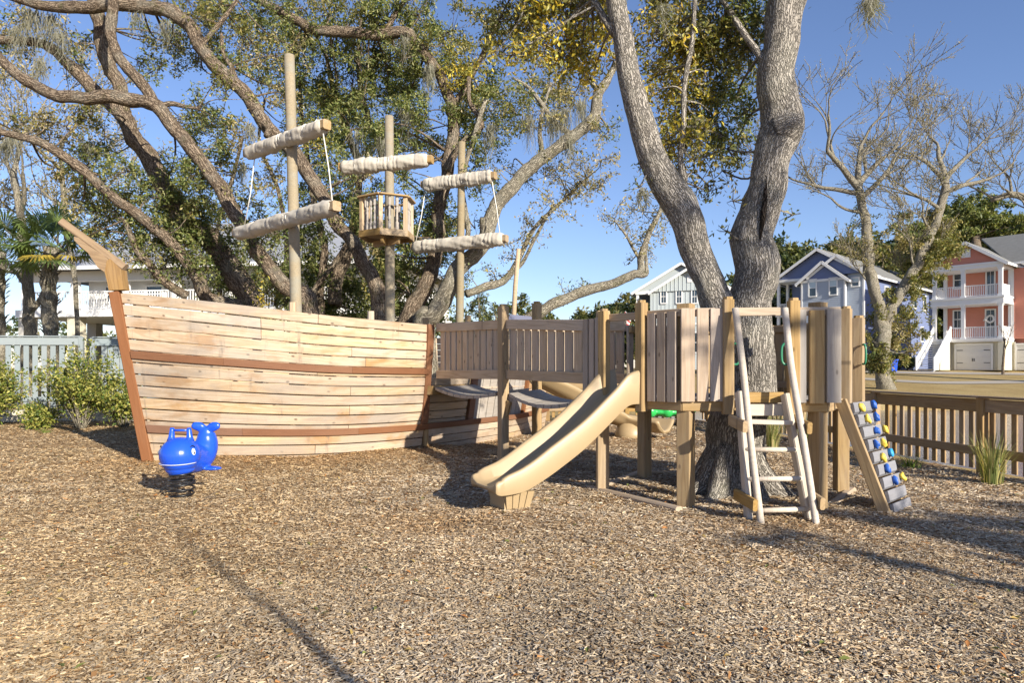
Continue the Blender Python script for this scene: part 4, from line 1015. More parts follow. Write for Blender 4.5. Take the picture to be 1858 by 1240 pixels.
    for uu in (ua-.05, ub+.05):
        for f in (0, .5, 1): 
            p = H.P(uu, -.15-run*f, 0); zt = z1-(z1-zb)*f; beam('newel_post', zl(p, zt-.1 if f < 1 else zb), zl(p, zt+1.08), .12, .12, M['white'], st)
        a, b = H.P(uu,-.15,z1+.95), H.P(uu,-.15-run,zb+.95); beam('stair_rail', a, b, .08, .08, M['white'], st); beam('stair_stringer', a-Vector((0,0,.92)), b-Vector((0,0,.92)), .06, .28, M['white'], st)
        for i in range(1, 30): q = a.lerp(b, i/30); mb.add(*beam_geo(q-Vector((0,0,.85)), q, .04, .04, ch=.004))
    mb.build('stair_balusters', M['white'], st)['kind'] = 'stuff'
    # triangular skirt under the stairs, on the right
    H.siding('stair_skirt', (ua-.02,-.2), (ua-.02,-.15-run), zb, z1-.3, M['cream'], top=lambda f: z1-.3-(z1-.3-zb)*f, flip=True)
coral_house()
def blue_house():
    H = House('blue_house', 32.6, 63.2, math.radians(46), 'blue-gray two-storey house with three stacked white-edged gables'); W = 8.3; ze = 10.4; za = 13.0; zb = 1.37
    H.box('body', .02, W*.62, .14, 23, zb, ze, M['blueshade'])
    ub0, ub1 = H.U(1534, -.5), H.U(1454, -.5)          # projecting bay
    H.siding('front_wall', (ub0-.02, 0), (0, 0), zb, ze, M['paleblue'], flip=False)
    H.siding('side_wall', (-.005, .02), (-.005, 23), zb, ze, M['blueshade'])
    H.siding('bay_wall', (ub1, -.5), (ub0, -.5), zb, 10.05, M['paleblue'], flip=False); H.box('bay_body', ub0+.02, ub1-.02, -.37, 2, zb, 10., M['paleblue'])
    H.multi('corner_trim', [(ub0-.02,ub0+.13,-.56,-.41,zb,10.05),(ub1-.13,ub1+.02,-.56,-.41,zb,10.05),(-.04,.12,-.06,.06,zb,ze)], M['white'])
    H.siding('gable_wall', (W, .0), (0, .0), ze+.01, za, M['blueshade'], top=lambda f: ze+(za-ze)*(1-abs(2*f-1)), flip=False)
    H.gable_roof(0, W, -.5, 23, ze, za, M['shingle'], over=.5)
    H.siding('gable_wall', (ub1, -.52), (ub0, -.52), 10.06, 11.55, M['blueshade'], top=lambda f: 10.05+1.55*(1-abs(2*f-1)), flip=False)
    H.gable_roof(ub0, ub1, -.85, 2, 10.0, 11.65, M['shingle'], over=.45, name='bay_roof')
    H.box('bay_band', ub0-.1, ub1+.1, -.60, -.52, 9.85, 10.08, M['white'])
    H.gable_roof(-.1, ub1-.9, -.62, 3, 10.45, 12.2, M['shingle'], over=.35, name='middle_roof')
    H.siding('gable_wall', (ub1-.9, -.3), (-.1, -.3), 10.4, 12.1, M['blueshade'], top=lambda f: 10.4+1.75*(1-abs(2*f-1)), flip=False)
    for px0, px1, py0, py1, v in ((1468.5,1480.5,508.5,537.5,-.53),(1506,1518,505.5,534.5,-.53),(1546,1558,505,519,-.03)):
        u0, u1 = H.U(px1, v), H.U(px0, v); um = (u0+u1)/2; H.window(u0, u1, H.Z(py1, um, v), H.Z(py0, um, v), v, blind=True)
    # open porch at the left
    for z in (4.0, 7.0): H.box('porch_floor', ub1+.03, W+.1, -.1, 2.4, z-.3, z, M['white']); H.railing(((ub1+.05,.05),(W-.1,.05)), z)
    H.box('porch_beam', ub1+.03, W+.2, -.12, 2.4, ze-.25, ze, M['white']); H.multi('porch_column', [(W-.25,W,.0,.25,zb,ze-.26),(W-.25,W,2.1,2.35,zb,ze-.26)], M['white'])
    H.box('porch_back', W*.62+.02, W-.5, 2.42, 13, zb, ze, M['blueshade'])
    for v0, pz in ((2.2,8.7),(5.4,8.7),(8.6,8.7),(11.2,5.2),(14.5,8.7),(18.,8.7),(17.,5.2)):
        f = H.multi('side_window', [(-.10,-.005,v0-.12,v0+1.0,pz-.8,pz+.9)], M['white']); H.box('pane', -.12, -.101, v0, v0+.88, pz-.68, pz+.78, M['glass'], f)
blue_house()
def mint_house():
    H = House('mint_house', 22.3, 70., math.radians(22), 'pale mint house with board-and-batten gables behind the slide tower'); zb = 1.37; W = 9.6
    ze, za = 9.75, 12.5
    H.siding('front_wall', (W-1.5, 0), (0, 0), zb, 6.2, M['mint'], flip=False); H.box('body', .05, W-1.6, .14, 12, zb, ze, M['mint'])
    H.box('upper_wall', 0, W-1.5, -.05, .1, 6.2, ze+.2, M['mint']); H.box('wall_band', -.05, W-1.45, -.12, .02, 6.05, 6.25, M['white'])
    def gable(u0, u1, v, z0, z1):
        P_ = [H.P(u0,v,z0), H.P(u1,v,z0), H.P((u0+u1)/2,v,z1)]; prism('gable_wall', P_, H.v*.1, M['mint'], H.t)
    gable(.0, W, .0, ze, za); H.gable_roof(0, W, -.45, 12, ze, za, M['shingle'], over=.45)
    gable(.2, W-1.8, -.22, ze-.1, za-.62); H.gable_roof(.2, W-1.8, -.75, 4, ze-.1, za-.6, M['shingle'], over=.4, name='bay_roof')
    bt = [(u, u+.05, -.085, -.051, 6.26, ze) for u in np.arange(.15, W-1.6, .42)]; H.multi('battens', bt, M['mint'], kind='stuff')
    mb = MB()
    for u in np.arange(.4, W-2.0, .42):
        zt = ze-.1+(za-.62-ze+.1)*(1-abs(2*(u-.2)/(W-2.)-1)); V, Fc = box_geo((u,-.26,ze-.1),(u+.05,-.221,zt)); mb.add([H.P(*v) for v in V], Fc)
    o = mb.build('gable_battens', M['mint'], H.t); o['kind'] = 'stuff'
    c = H.P(W/2-.9, -.28, ze+1.1); H.box('gable_vent', W/2-1.1, W/2-.6, -.3, -.221, ze+.75, ze+1.35, M['white'])
    for px0, px1 in ((1200,1208.5),(1228,1236.5),(1256,1264.5),(1284,1292)):
        v = -.09; u0, u1 = H.U(px1, v), H.U(px0, v); um = (u0+u1)/2; H.window(u0, u1, H.Z(550, um, v), H.Z(527, um, v), v, grid=True, blind=False)
    for px0, px1 in ((1200,1209),(1256,1265)):
        v = -.03; u0, u1 = H.U(px1, v), H.U(px0, v); H.window(u0, u1, 3.2, 5.2, v)
    H.multi('porch_column', [(W-.25,W,.0,.25,zb,ze)], M['white']); H.box('porch_beam', W-1.5, W+.1, -.08, .3, ze-.3, ze+.02, M['white'])
    H.box('porch_floor', W-1.48, W+.1, -.05, 3, 5.3, 5.6, M['white']); H.railing(((W-1.45,.1),(W-.25,.1)), 5.6)
    # flag on its short staff
    a = H.P(W-.1, -.1, 6.4); b = H.P(W+1.0, -1.0, 7.6); tube('flag_staff', [a, b], .03, M['white'], H.t, n=6)
    c0 = b-Vector((0,0,.05)); mats = (plain('flag_red', (.5,.05,.05), .8), M['white'])
    fl = None
    for i in range(7):
        V = []
        for k in range(5):
            f = k/4; q = b.lerp(a, f*.55); w = .05*math.sin(k*1.7)
            V += [q+Vector((w-.06*i, .05*i, -.02-i*.19*1.0)), q+Vector((w-.06*(i+1), .05*(i+1), -.02-(i+1)*.19))]
        V += [v+Vector((0,.012,0)) for v in V]
        Fc = [(2*k,2*k+1,2*k+3,2*k+2) for k in range(4)]+[(10+2*k,12+2*k,13+2*k,11+2*k) for k in range(4)]
        o = mesh('flag_stripe', V, Fc, mats[i%2], H.t)
mint_house()
def porch_house():
    th = math.radians(8); H = House('white_porch_house', -6.0, 35., th, 'white raised house with long porch behind the blue-gray fence', zb=0.); W = 21.5; zb = 0.
    del H.t['group']
    ze = 6.85; zf = 4.75; zc = 4.35
    M['housegray'] = plain('gray_soffit', (.42,.41,.38), .8, .05)  # one even gray for porch ceiling, piers and core
    H.box('back_wall', 0, W-4, 3.2, 12, zf, ze, M['white']); H.box('core', 1.5, W-8, 5, 11, zb, zc, M['housegray'])
    H.box('porch_wing', W-8.6, W-3.4, .9, 3.19, zf, ze, M['white'])
    H.box('porch_floor', -.2, W+.2, -.2, 12, zc, zf, M['white']); H.box('porch_beam', -.1, W+.1, -.1, .25, ze-.55, ze, M['white']); H.box('porch_ceiling', 0, W, .26, 3.2, ze-.02, ze+.1, M['housegray'])
    us = np.linspace(0, W-.35, 8)
    for u in us:
        H.box('porch_column', u, u+.35, .0, .35, zf, ze-.55, M['white']); H.box('pier', u-.12, u+.5, -.05, .6, zb-.2, zc, M['housegray'] if int(u) % 2 else M['cream'])
        H.box('pier', u-.12, u+.5, 5.0, 5.6, zb-.2, zc, M['housegray'])
    for a, b in zip(us[:-1], us[1:]): H.railing(((a+.35,.18),(b,.18)), zf, sp=.15, h=1.0)
    for u in (2.2,4.0,6.2,8.0,10.4): H.window(u, u+.85, zf+.35, ze-.75, 3.19, blind=True)
    for u in (W-7.9,W-5.4): H.window(u, u+.9, zf+.5, ze-.8, .89)
    mb = MB(); e = .9
    R = [(-e,-e,ze),(W+e,-e,ze),(W+e,13,ze),(-e,13,ze)]; r0, r1 = (6.,6.,ze+3.6), (W-6.,6.,ze+3.6)
    V = [H.P(*p) for p in R+[r0, r1]]; V += [v+Vector((0,0,.16)) for v in V]
    mb.add(V, [(0,1,5,4),(1,2,5),(2,3,4,5),(3,0,4),(6,7,11,10),(7,8,11),(8,9,10,11),(9,6,10),(0,1,7,6),(1,2,8,7),(2,3,9,8),(3,0,6,9)])
    M['tin'] = plain('metal_roof', (.42,.43,.44), .45, .08, 1., 0, metal=.3); mb.build('roof', M['tin'], H.t)
    beam('gutter', H.P(-e,-e-.06,ze+.05), H.P(W+e,-e-.06,ze+.05), .14, .2, M['white'], H.t)
porch_house()
# wheelie bin and sapling on the far lawn
def lawn_at(px, Y): x = (px-CX)*Y/F; return Vector((x, Y, float(gz(x, Y))))
p = lawn_at(1619.5, 55)
t = thing('wheeled_bin', p, 'blue wheeled rubbish bin behind the bare tree trunk', 'bin')
V = []
for z, k in ((.06,.8),(.95,1.)):
    for x, y in ((-.27,-.3),(.27,-.3),(.27,.3),(-.27,.3)): V.append(p+Vector((x*k,y*k,z)))
mesh('body', V, box_geo((0,0,0),(1,1,1))[1], M['blue'], t); beam('lid', p+Vector((0,-.36,1.0)), p+Vector((0,.36,1.0)), .6, .09, M['blue'], t)
for x in (-.22, .22): tube('wheel', [p+Vector((x-.03,.28,.12)), p+Vector((x+.03,.28,.12))], .12, M['black'], t, n=12)
# ------------------------------------------------------------------ vegetation
DARK = np.array([(.070,.098,.028),(.11,.145,.04),(.16,.185,.055),(.215,.23,.075),(.27,.27,.105)])
MID = np.array([(.11,.125,.035),(.17,.175,.045),(.235,.215,.065),(.30,.25,.085),(.13,.14,.045)])
YEL = np.array([(.50,.41,.06),(.56,.45,.06),(.40,.36,.07),(.28,.265,.06),(.18,.18,.05),(.50,.35,.05),(.22,.21,.06),(.14,.15,.045)])
TAN = np.array([(.30,.25,.11),(.25,.22,.08),(.36,.30,.15),(.18,.17,.05),(.42,.36,.20)])
PINE = np.array([(.06,.085,.03),(.09,.11,.035),(.13,.14,.045),(.18,.165,.06),(.05,.07,.025)])
PAL = {'d': DARK, 'm': MID, 'y': YEL, 't': TAN, 'p': PINE}
def unit(n):
    v = RNG.normal(size=(n, 3)); return v/np.linalg.norm(v, axis=1, keepdims=True)
def leaf_geo(c, L, W, colr, droop=.25, fold=.25):
    n = len(c); d = unit(n); d[:,2] -= droop; d /= np.linalg.norm(d, axis=1, keepdims=True)
    s = np.cross(d, unit(n)); s /= np.linalg.norm(s, axis=1, keepdims=True)+1e-9; up = np.cross(s, d)
    L = L*RNG.uniform(.5, 1.45, (n,1)); W = W*RNG.uniform(.6, 1.4, (n,1))
    P = np.stack([c, c+d*L*.5+s*W*.5+up*W*fold, c+d*L, c+d*L*.5-s*W*.5+up*W*fold], 1).reshape(-1, 3)
    b = (np.arange(n)*4)[:,None]; Fc = np.concatenate([b+np.array([0,1,2]), b+np.array([0,2,3])], 0)
    return P, Fc, np.repeat(np.concatenate([colr, np.ones((n,1))], 1), 4, 0)
class Tree:
    def __init__(s, name, base, label, mat='bark', group=None, cat='tree'):
        s.t = thing(name, base, label, cat, group); s.mat = M[mat]; s.S = []; s.R = []; s.tw = MB(); s.C = []; s.K = []; s.moss = []; s.base = Vector(base)
    def limb(s, pts, Y=None, name='limb', k=5, n=12, wob=.22, ground=False, fr=4.5):
        "pts: (px, py, width_px[, Y]) along the limb"
        P = [];
        for p in pts:
            y = p[3] if len(p) > 3 else Y; q = at(p[0], p[1], y); P.append((q.x, q.y, q.z, p[2]*y/F/2*(.9 if y > 12 else 1)))
        if ground: b = s.base; P.insert(0, (b.x, b.y, b.z-.15, P[0][3]*1.35))
        return s.world_limb(P, name, k, n, wob, fr)
    def world_limb(s, P, name='limb', k=5, n=12, wob=.16, fr=4.):
        C = catmull(P, k); r = [max(.006, c[3]) for c in C]; so_ = Vector(roff()); pts = [Vector(c[:3])+mnoise.noise_vector(Vector(c[:3])*1.6+so_)*r_*.45 for c, r_ in zip(C, r)]
        s.S += pts; s.R += r
        V, Fc, G = tube_geo(pts, r, n, True, wob, fr); return mesh(name, V, Fc, s.mat, s.t, g=G, smooth=True)
    def blobs(s, B, Y, leaf=.11, dens=1.0, jit=1.2, pal='d', nmul=1.0, twig=True, maxd=99, sat=True):
        SP = np.array(s.S); B = list(B)
        if sat:
            for b in list(B):
                for _ in range(1):
                    a = RNG.uniform(0, 6.28); rr = b[2]*RNG.uniform(.8, 1.35); B.append((b[0]+rr*math.cos(a), b[1]+rr*math.sin(a), b[2]*RNG.uniform(.45,.8), RNG.choice(['d','m','t']) if (len(b) < 4 or b[3] == 'd') and RNG.random() < .45 else (b[3] if len(b) > 3 else pal), (b[4] if len(b) > 4 else 1.)*.6))
        for b in B:
            px, py, r = b[:3]; pl = b[3] if len(b) > 3 else pal; dn = b[4] if len(b) > 4 else 1.0
            y = Y+RNG.uniform(-.35*jit, 1.5*jit); c = np.array(at(px, py, y)); R = r*y/F
            dd = np.linalg.norm(SP-c, axis=1); i = int(dd.argmin()); a = SP[i]
            if twig and dd[i] < maxd:
                mid = (a+c)/2+RNG.normal(0, .12*dd[i], 3)
                path = catmull([a, mid, c], 4); r0 = min(s.R[i]*.5, .012+.012*dd[i])
                s.tw.add(*tube_geo(path, np.linspace(r0, .008, len(path)), 5, False))
            nt = max(6, int(15*dn)); ends = c+np.clip(RNG.normal(0, .52, (nt,3)), -1.1, 1.1)*R*np.array([1.05,1.05,1.1]); mt = max(3, int(110*dens*dn*(R/.65)**1.2*nmul))
            for e in ends:
                dv = RNG.normal(0, 1, 3)+np.array([0,0,-.35]); dv /= np.linalg.norm(dv); ln = R*RNG.uniform(.35,.75); e2 = e+dv*ln
                if twig: s.tw.add(*tube_geo([c, (c+e)/2+RNG.normal(0,.08*R,3), e, e2], [.009,.007,.004,.002], 3, False))
                m = max(3, int(mt*RNG.uniform(.45, 1.5))); f = RNG.uniform(-.35, 1.05, (m,1)); q = e+dv*ln*f+RNG.normal(0, .045+.055*R, (m,3))
                pa = PAL[pl]; cl = pa[RNG.integers(0, len(pa), m)]*RNG.uniform(.75, 1.3, (m,1))*RNG.uniform(.85,1.15); s.C.append(np.column_stack([q, np.full(m, leaf)])); s.K.append(cl)
    def hang(s, px, py, w, h, Y, n=70):
        n = int(n*2.2)
        "Spanish moss hanging from (px,py): w, h in photo pixels"
        for i in range(n):
            p = at(px+RNG.normal(0, w*.35), py+RNG.normal(0, 4), Y+RNG.normal(0,.15)); L = h*Y/F*min(1.3, RNG.gamma(2.2, .24)+.1); s.moss.append((p, L))
    def build(s):
        if s.tw.n: o = s.tw.build('twigs', s.mat, s.t, smooth=True); o['kind'] = 'stuff'
        if s.C:
            c = np.concatenate(s.C); k = np.concatenate(s.K); V, Fc, cl = leaf_geo(c[:,:3], c[:,3:4], c[:,3:4]*.40, k)
            mesh('crown', V, Fc, M['leaf'], s.t, colr=cl)
        if s.moss:
            Vs, Fs, n = [], [], 0
            for p, L in s.moss:
                k = 6; w = RNG.uniform(.0015, .0075); q = np.array(p); dr = RNG.normal(0, .10, 3); a = RNG.random()*3.14; sd = np.array([math.cos(a), math.sin(a), 0])
                for i in range(k+1):
                    f = i/k; ww = w*(1-.75*f)+.002; c = q+np.array([dr[0]*f+.05*math.sin(f*9+a*5)*f, dr[1]*f+.04*math.cos(f*8+a*3)*f, -L*f]); Vs += [c-sd*ww, c+sd*ww]
                Fs += [(n+2*i, n+2*i+1, n+2*i+3, n+2*i+2) for i in range(k)]; n += 2*(k+1)
            cl = np.repeat(np.array([(.25,.245,.195,1.)])*RNG.uniform(.7, 1.25, (len(s.moss),1)), 14, 0); cl[:,3] = 1
            o = mesh('hanging_moss', Vs, Fs, M['mossy'], s.t, colr=cl); o['kind'] = 'stuff'
GO = 'oaks behind the ship'
def base_at(px, Y): return Vector(((px-CX)*Y/F, Y, -.05))

# --- oak growing through the tower
T = Tree('oak_tree', (2.77, 8.5, -.05), 'big gray two-trunked oak growing through the play tower deck', 'barkfront')
T.world_limb([(2.80,8.5,-.25,.52),(2.785,8.5,.0,.455),(2.77,8.5,.18,.40),(2.79,8.5,.6,.36),(2.86,8.5,1.2,.325),(2.93,8.5,1.75,.30)]+[tuple(at(x,y,8.5))+(w*8.5/F/2,) for x, y, w in ((1362,555,76),(1372,478,77),(1377,420,74),(1385,354,67),(1396,283,64),(1410,228,76),(1409,177,71),(1417,100,62),(1421,40,64),(1428,-20,70),(1436,-120,66))]+[(3.55,8.5,6.6,.2),(3.7,8.6,7.6,.14)], 'trunk', 6, 40, .10, 5.)
for a, L in ((-2.3,.55),(-1.35,.5),(-.6,.6),(.3,.5),(1.2,.5),(2.2,.5),(3.0,.55),(-2.9,.5)):
    d_ = Vector((math.cos(a), math.sin(a), 0)); c_ = Vector((2.78, 8.5, 0))
    T.world_limb([tuple(c_+d_*.22+Vector((0,0,.62)))+(.10,), tuple(c_+d_*.33+Vector((0,0,.30)))+(.13,), tuple(c_+d_*.46+Vector((0,0,.08)))+(.13,), tuple(c_+d_*(.46+L*.5)+Vector((0,0,-.07)))+(.09,), tuple(c_+d_*(.5+L)+Vector((0,0,-.16)))+(.05,)], 'root', 4, 14, .2)
T.limb([(1338,640,46,8.5),(1322,600,60,8.45),(1299,555,60,8.42),(1285,510,54,8.4),(1271,465,52,8.4),(1252,413,58,8.4),(1221,350,60,8.4),(1183,283,50,8.4),(1158,203,47,8.4),(1138,102,39,8.4),(1124,34,36,8.4),(1112,-40,34,8.4),(1104,-140,30,8.4)], 8.4, 'trunk', 6, 32, .10, fr=5.)
T.limb([(1240,330,16),(1235,290,11),(1241,230,10),(1243,150,9),(1257,60,9),(1262,-30,8),(1270,-120,7)], 8.7)
T.limb([(1116,60,14,8.4),(1090,20,12,8.5),(1050,-40,10,8.8)], 8.4); T.limb([(1400,130,18,8.5),(1350,60,12,8.6),(1310,0,10,8.8)], 8.5)
T.limb([(1112,-60,20,8.4),(1030,-80,16,8.6),(940,-70,12,9.0)], 8.4); T.limb([(1430,-60,20,8.5),(1500,-90,16,8.3),(1590,-60,10,8.0)], 8.4)
T.world_limb([tuple(at(1408,246,8.42))+(.20,), tuple(at(1428,236,8.36))+(.185,), tuple(at(1442,228,8.33))+(.155,), tuple(at(1451,222,8.31))+(.105,), tuple(at(1456,218,8.30))+(.02,)], 'limb_stub', 5, 24, .25)
sc_ = [at(x, y, 8.5)+Vector((-.02,-.235,0)) for x, y in ((1381,330),(1379,360),(1376,395),(1372,425),(1368,452))]
o_ = tube('bark_scar', catmull(sc_, 5), [max(.004, .035*math.sin(math.pi*k/20)) for k in range(21)], bark('dark_scar', (.018,.014,.011), (.07,.055,.042), moss=0, lichen=0, depth=.02), T.t, n=12, wob=.4)
T.blobs([(1230,50,50,'y'),(1245,120,48,'y'),(1300,50,55,'m'),(1325,130,48,'m'),(1262,190,44,'y'),(1225,225,40,'y'),(1300,215,50,'d'),(1335,175,36,'d'),(1345,50,40,'m'),(1225,280,34,'y',.7),(1275,285,40,'m',.6),(1340,250,34,'d',.6),(1310,310,36,'t',.35),(1265,340,26,'d',.4),(1190,60,34,'m',.6),(1195,130,30,'m',.5),(1200,10,40,'m'),(1270,0,50,'m'),(1345,-10,50,'d'),(1215,160,34,'y'),(1285,110,40,'y'),(1250,250,34,'y',.8),(1290,250,36,'d',.8),(1225,90,34,'y'),(1330,80,36,'m'),(1320,270,30,'m',.6)], 8.9, .075, 1.0, .5)
T.blobs([(965,40,60,'y'),(1030,40,60,'y'),(1085,35,50,'y'),(1010,95,44,'y'),(1055,100,40,'y'),(905,35,50,'m'),(930,100,34,'y',.7),(1100,90,26,'y',.6),(980,-30,60,'m'),(1080,-40,60,'m')], 8.9, .075, 1.0, .4)
T.blobs([(1165,300,16,'d',.5),(1160,340,18,'d',.4),(1320,420,18,'d',.3),(1345,455,20,'d',.3),(1440,390,16,'d',.2),(1330,365,20,'m',.3)], 8.4, .07, .6, .2, sat=False)
T.hang(1580, -5, 12, 55, 8.2, 90); T.hang(1165, 345, 12, 40, 8.4, 25); T.hang(1205, 10, 20, 40, 8.6, 40); T.build()

# --- oaks behind the ship
T = Tree('oak_tree', base_at(452,17), 'forked live oak with the thick limb leaning far left', 'bark', GO)
T.limb([(450,560,48),(425,490,46),(390,441,44),(337,402,40),(300,338,38),(262,276,36),(240,238,34),(216,203,30),(183,173,26),(149,142,24),(122,112,22),(95,88,20),(51,75,16),(0,73,14),(-50,80,10)], 17, 'trunk', ground=True, n=16)
T.limb([(232,222,26),(217,165,28),(201,129,27),(189,88,27),(180,50,28),(173,10,28),(166,-50,24),(150,-130,18)], 17)
T.limb([(450,560,40,17),(379,542,30,16.6),(359,505,27,16.4),(325,458,25,16.2),(291,421,23,16),(254,390,22,16),(217,366,20,15.8),(176,329,19,15.7),(135,295,18,15.6),(88,264,17,15.5),(34,247,15,15.4),(-20,235,13,15.2)], 16)
T.limb([(340,538,18,16.6),(298,512,17,16.4),(271,478,15,16.2),(244,444,13,16.1),(225,400,9,16)], 16)
T.blobs([(40,30,50,'t',.7),(10,60,40,'d',.7),(130,90,30,'d',.6),(120,60,34,'t',.6),(145,120,22,'d',.5),(250,110,34,'m',.6),(290,120,36,'d',.6),(265,70,32,'m',.5)], 17, .095, .75)
T.blobs([(120,230,34,'t',.8),(150,215,28,'m',.7),(160,300,34,'d'),(190,245,28,'d',.6),(185,335,36,'d'),(120,310,30,'t',.8),(230,310,32,'d',.8),(212,395,38,'d'),(250,435,36,'d'),(150,360,34,'t',.7),(285,375,36,'d'),(320,390,40,'d'),(315,430,38,'d'),(345,440,30,'d'),(355,480,26,'m',.6),(90,250,28,'t',.7),(40,225,26,'m',.5),(270,340,30,'d',.8),(300,420,34,'d'),(230,360,30,'d',.8),(270,470,26,'d',.8),(345,400,30,'d'),(170,410,30,'m',.7),(200,440,26,'d',.7),(320,350,28,'d',.8),(330,500,26,'d',.7),(370,470,28,'d',.8),(400,500,28,'d',.8),(300,480,24,'m',.7),(420,440,28,'d',.8)], 16, .095, .85, .8)
for a in ((60,20,30,70),(90,30,22,60),(110,60,20,60),(30,50,20,50),(75,110,16,45),(20,250,22,40),(160,262,14,30),(8,262,16,34)): T.hang(*a, 16.5, 60)
T.build()
T = Tree('oak_tree', base_at(566,15.3), 'live oak whose long bent limb crosses the sky left of the tall mast', 'bark', GO)
T.limb([(563,562,34),(520,525,32),(478,473,30),(456,440,30),(438,404,29),(400,340,28),(356,281,28),(315,230,28),(288,196,28),(257,183,27),(217,178,27),(169,176,26),(135,173,24),(102,176,23),(68,159,22),(34,135,21),(8,112,19),(-14,88,17),(-50,40,14)], 15.3, 'trunk', ground=True, n=16)
T.limb([(286,192,20),(268,165,22),(251,146,22),(224,115,21),(208,91,21),(200,61,20),(203,27,20),(207,-30,18),(215,-110,14)], 15.3)
T.limb([(288,196,14),(310,188,10),(335,192,8),(360,196,5)], 15.3)
T.blobs([(350,250,34,'d',.7),(360,195,34,'d',.8),(395,250,40,'d'),(350,320,36,'d'),(385,370,40,'d'),(420,320,32,'m',.7),(335,225,20,'m',.5),(430,240,30,'t',.6),(410,180,34,'m',.6),(470,400,36,'d',.8),(485,465,36,'d',.8),(440,360,26,'m',.6),(510,500,28,'d',.7),(520,550,34,'d'),(475,540,30,'y',.6)], 15.3, .09, .8, .9)
T.hang(455,230,14,40,15.3,40); T.build()
T = Tree('oak_tree', base_at(692,16.2), 'live oak with one long limb arching from behind the crow\'s nest to top left', 'bark', GO)
T.limb([(690,575,32),(680,510,30),(656,470,28),(629,425,27),(604,392,27),(576,339,27),(542,288,28),(505,250,28),(478,220,30),(461,190,28),(430,156,28),(396,122,28),(366,81,28),(339,44,28),(305,20,28),(278,12,27),(220,8,26),(152,12,24),(78,7,20),(10,-10,16)], 16.2, 'trunk', ground=True, n=16)
T.limb([(478,222,22,16.2),(487,236,16,15.9),(484,246,12,15.7)], 16, 'limb_stub')
T.limb([(430,150,12),(420,120,10),(405,95,8),(402,60,6)], 16.2); T.limb([(366,81,10),(400,40,9),(430,0,8)], 16.2)
T.blobs([(380,45,46,'m'),(330,65,36,'d',.8),(300,75,28,'m',.6),(420,110,36,'d',.8),(440,60,44,'m'),(480,20,50,'d'),(400,5,44,'m'),(340,0,36,'m',.8),(500,100,40,'t',.6),(470,140,30,'d',.6),(520,180,34,'t',.6),(540,230,34,'d',.7),(600,300,34,'d',.8),(570,270,30,'y',.5),(640,345,36,'d',.9),(590,390,28,'d',.7),(250,30,26,'d',.5)], 16.4, .09, .8)
T.hang(300,40,18,50,16.2,40); T.hang(250,20,20,40,16.2,30); T.hang(440,300,12,50,16,30); T.build()
T = Tree('oak_tree', base_at(742,18), 'dark-trunked live oak between the middle and rear masts', 'bark', GO)
T.limb([(742,590,40),(760,542,34),(783,490,30),(794,432,27),(797,381,27),(804,339,26),(816,291,25),(822,230,24),(817,190,23),(803,146,22),(776,105,22),(752,75,21),(732,59,22),(668,61,22),(620,56,21),(569,54,20),(542,37,19),(508,20,18),(470,2,14),(430,-20,10)], 18, 'trunk', ground=True, n=16)
T.limb([(820,200,14),(850,150,12),(880,90,10),(900,40,8)], 18); T.limb([(700,60,12),(720,20,10),(750,-20,9)], 18); T.limb([(812,310,14),(840,260,12),(872,232,13),(866,208,12),(852,185,9),(850,140,8)], 17.6)
T.blobs([(560,120,46,'d'),(600,75,50,'d'),(640,30,52,'m'),(690,100,48,'d'),(640,150,48,'d'),(585,185,44,'d'),(700,30,50,'d'),(760,30,50,'d'),(700,175,50,'d'),(755,140,46,'d'),(640,235,46,'d'),(700,240,40,'d'),(765,215,44,'d'),(820,60,46,'m'),(840,130,40,'y',.8),(850,170,30,'y',.8),(835,215,38,'d'),(880,170,44,'d'),(890,95,46,'m'),(740,310,36,'d',.7),(775,375,40,'d'),(865,300,40,'d',.8),(560,30,46,'m'),(530,70,40,'d',.8),(760,440,42,'d'),(720,480,46,'d'),(700,430,36,'d'),(740,530,46,'d'),(700,560,40,'d'),(770,500,40,'m'),(790,560,34,'d')], 18, .10, 1.0)
for a in ((690,250,26,60),(735,200,16,60),(780,120,14,60),(735,70,10,40),(650,240,14,70)): T.hang(*a, 17.8, 50)
T.build()
T = Tree('oak_tree', base_at(772,17.3), 'live oak with a smooth limb sweeping right over the rear mast', 'barkpale', GO)
T.limb([(770,590,44),(784,571,40),(819,519,36),(845,477,32),(874,448,30),(890,406,29),(908,368,28),(939,329,27),(973,295,26),(1023,257,25),(1057,234,23),(1078,210,22),(1085,169,20),(1101,142,16),(1120,110,11),(1130,70,7)], 17.3, 'trunk', ground=True, n=16)
T.limb([(876,450,20,17.3),(880,415,22,17.1),(878,395,16,17.0)], 17, 'limb_stub', wob=.3)
T.limb([(1040,246,13),(1010,225,10),(985,190,9),(960,160,7),(930,140,5)], 17.3); T.limb([(985,285,12),(980,240,9),(985,200,7),(1000,150,5)], 17.3); T.limb([(1085,169,10),(1060,130,8),(1040,90,6)], 17.3)
T.limb([(845,535,17,17.6),(881,518,17,17.8),(912,510,15,18),(928,496,13,18),(945,462,11,18),(966,420,9,18),(990,393,8,18),(1030,356,6,18),(1074,315,4,18)], 18)
T.limb([(928,496,9,18),(948,478,8,18),(962,450,7,18),(980,415,6,18),(1005,370,4,18)], 18); T.limb([(880,180,9,17.3),(845,300,9,17.3),(838,350,10,17.3),(850,420,11,17.3),(830,470,12,17.3)][::-1], 17.3)
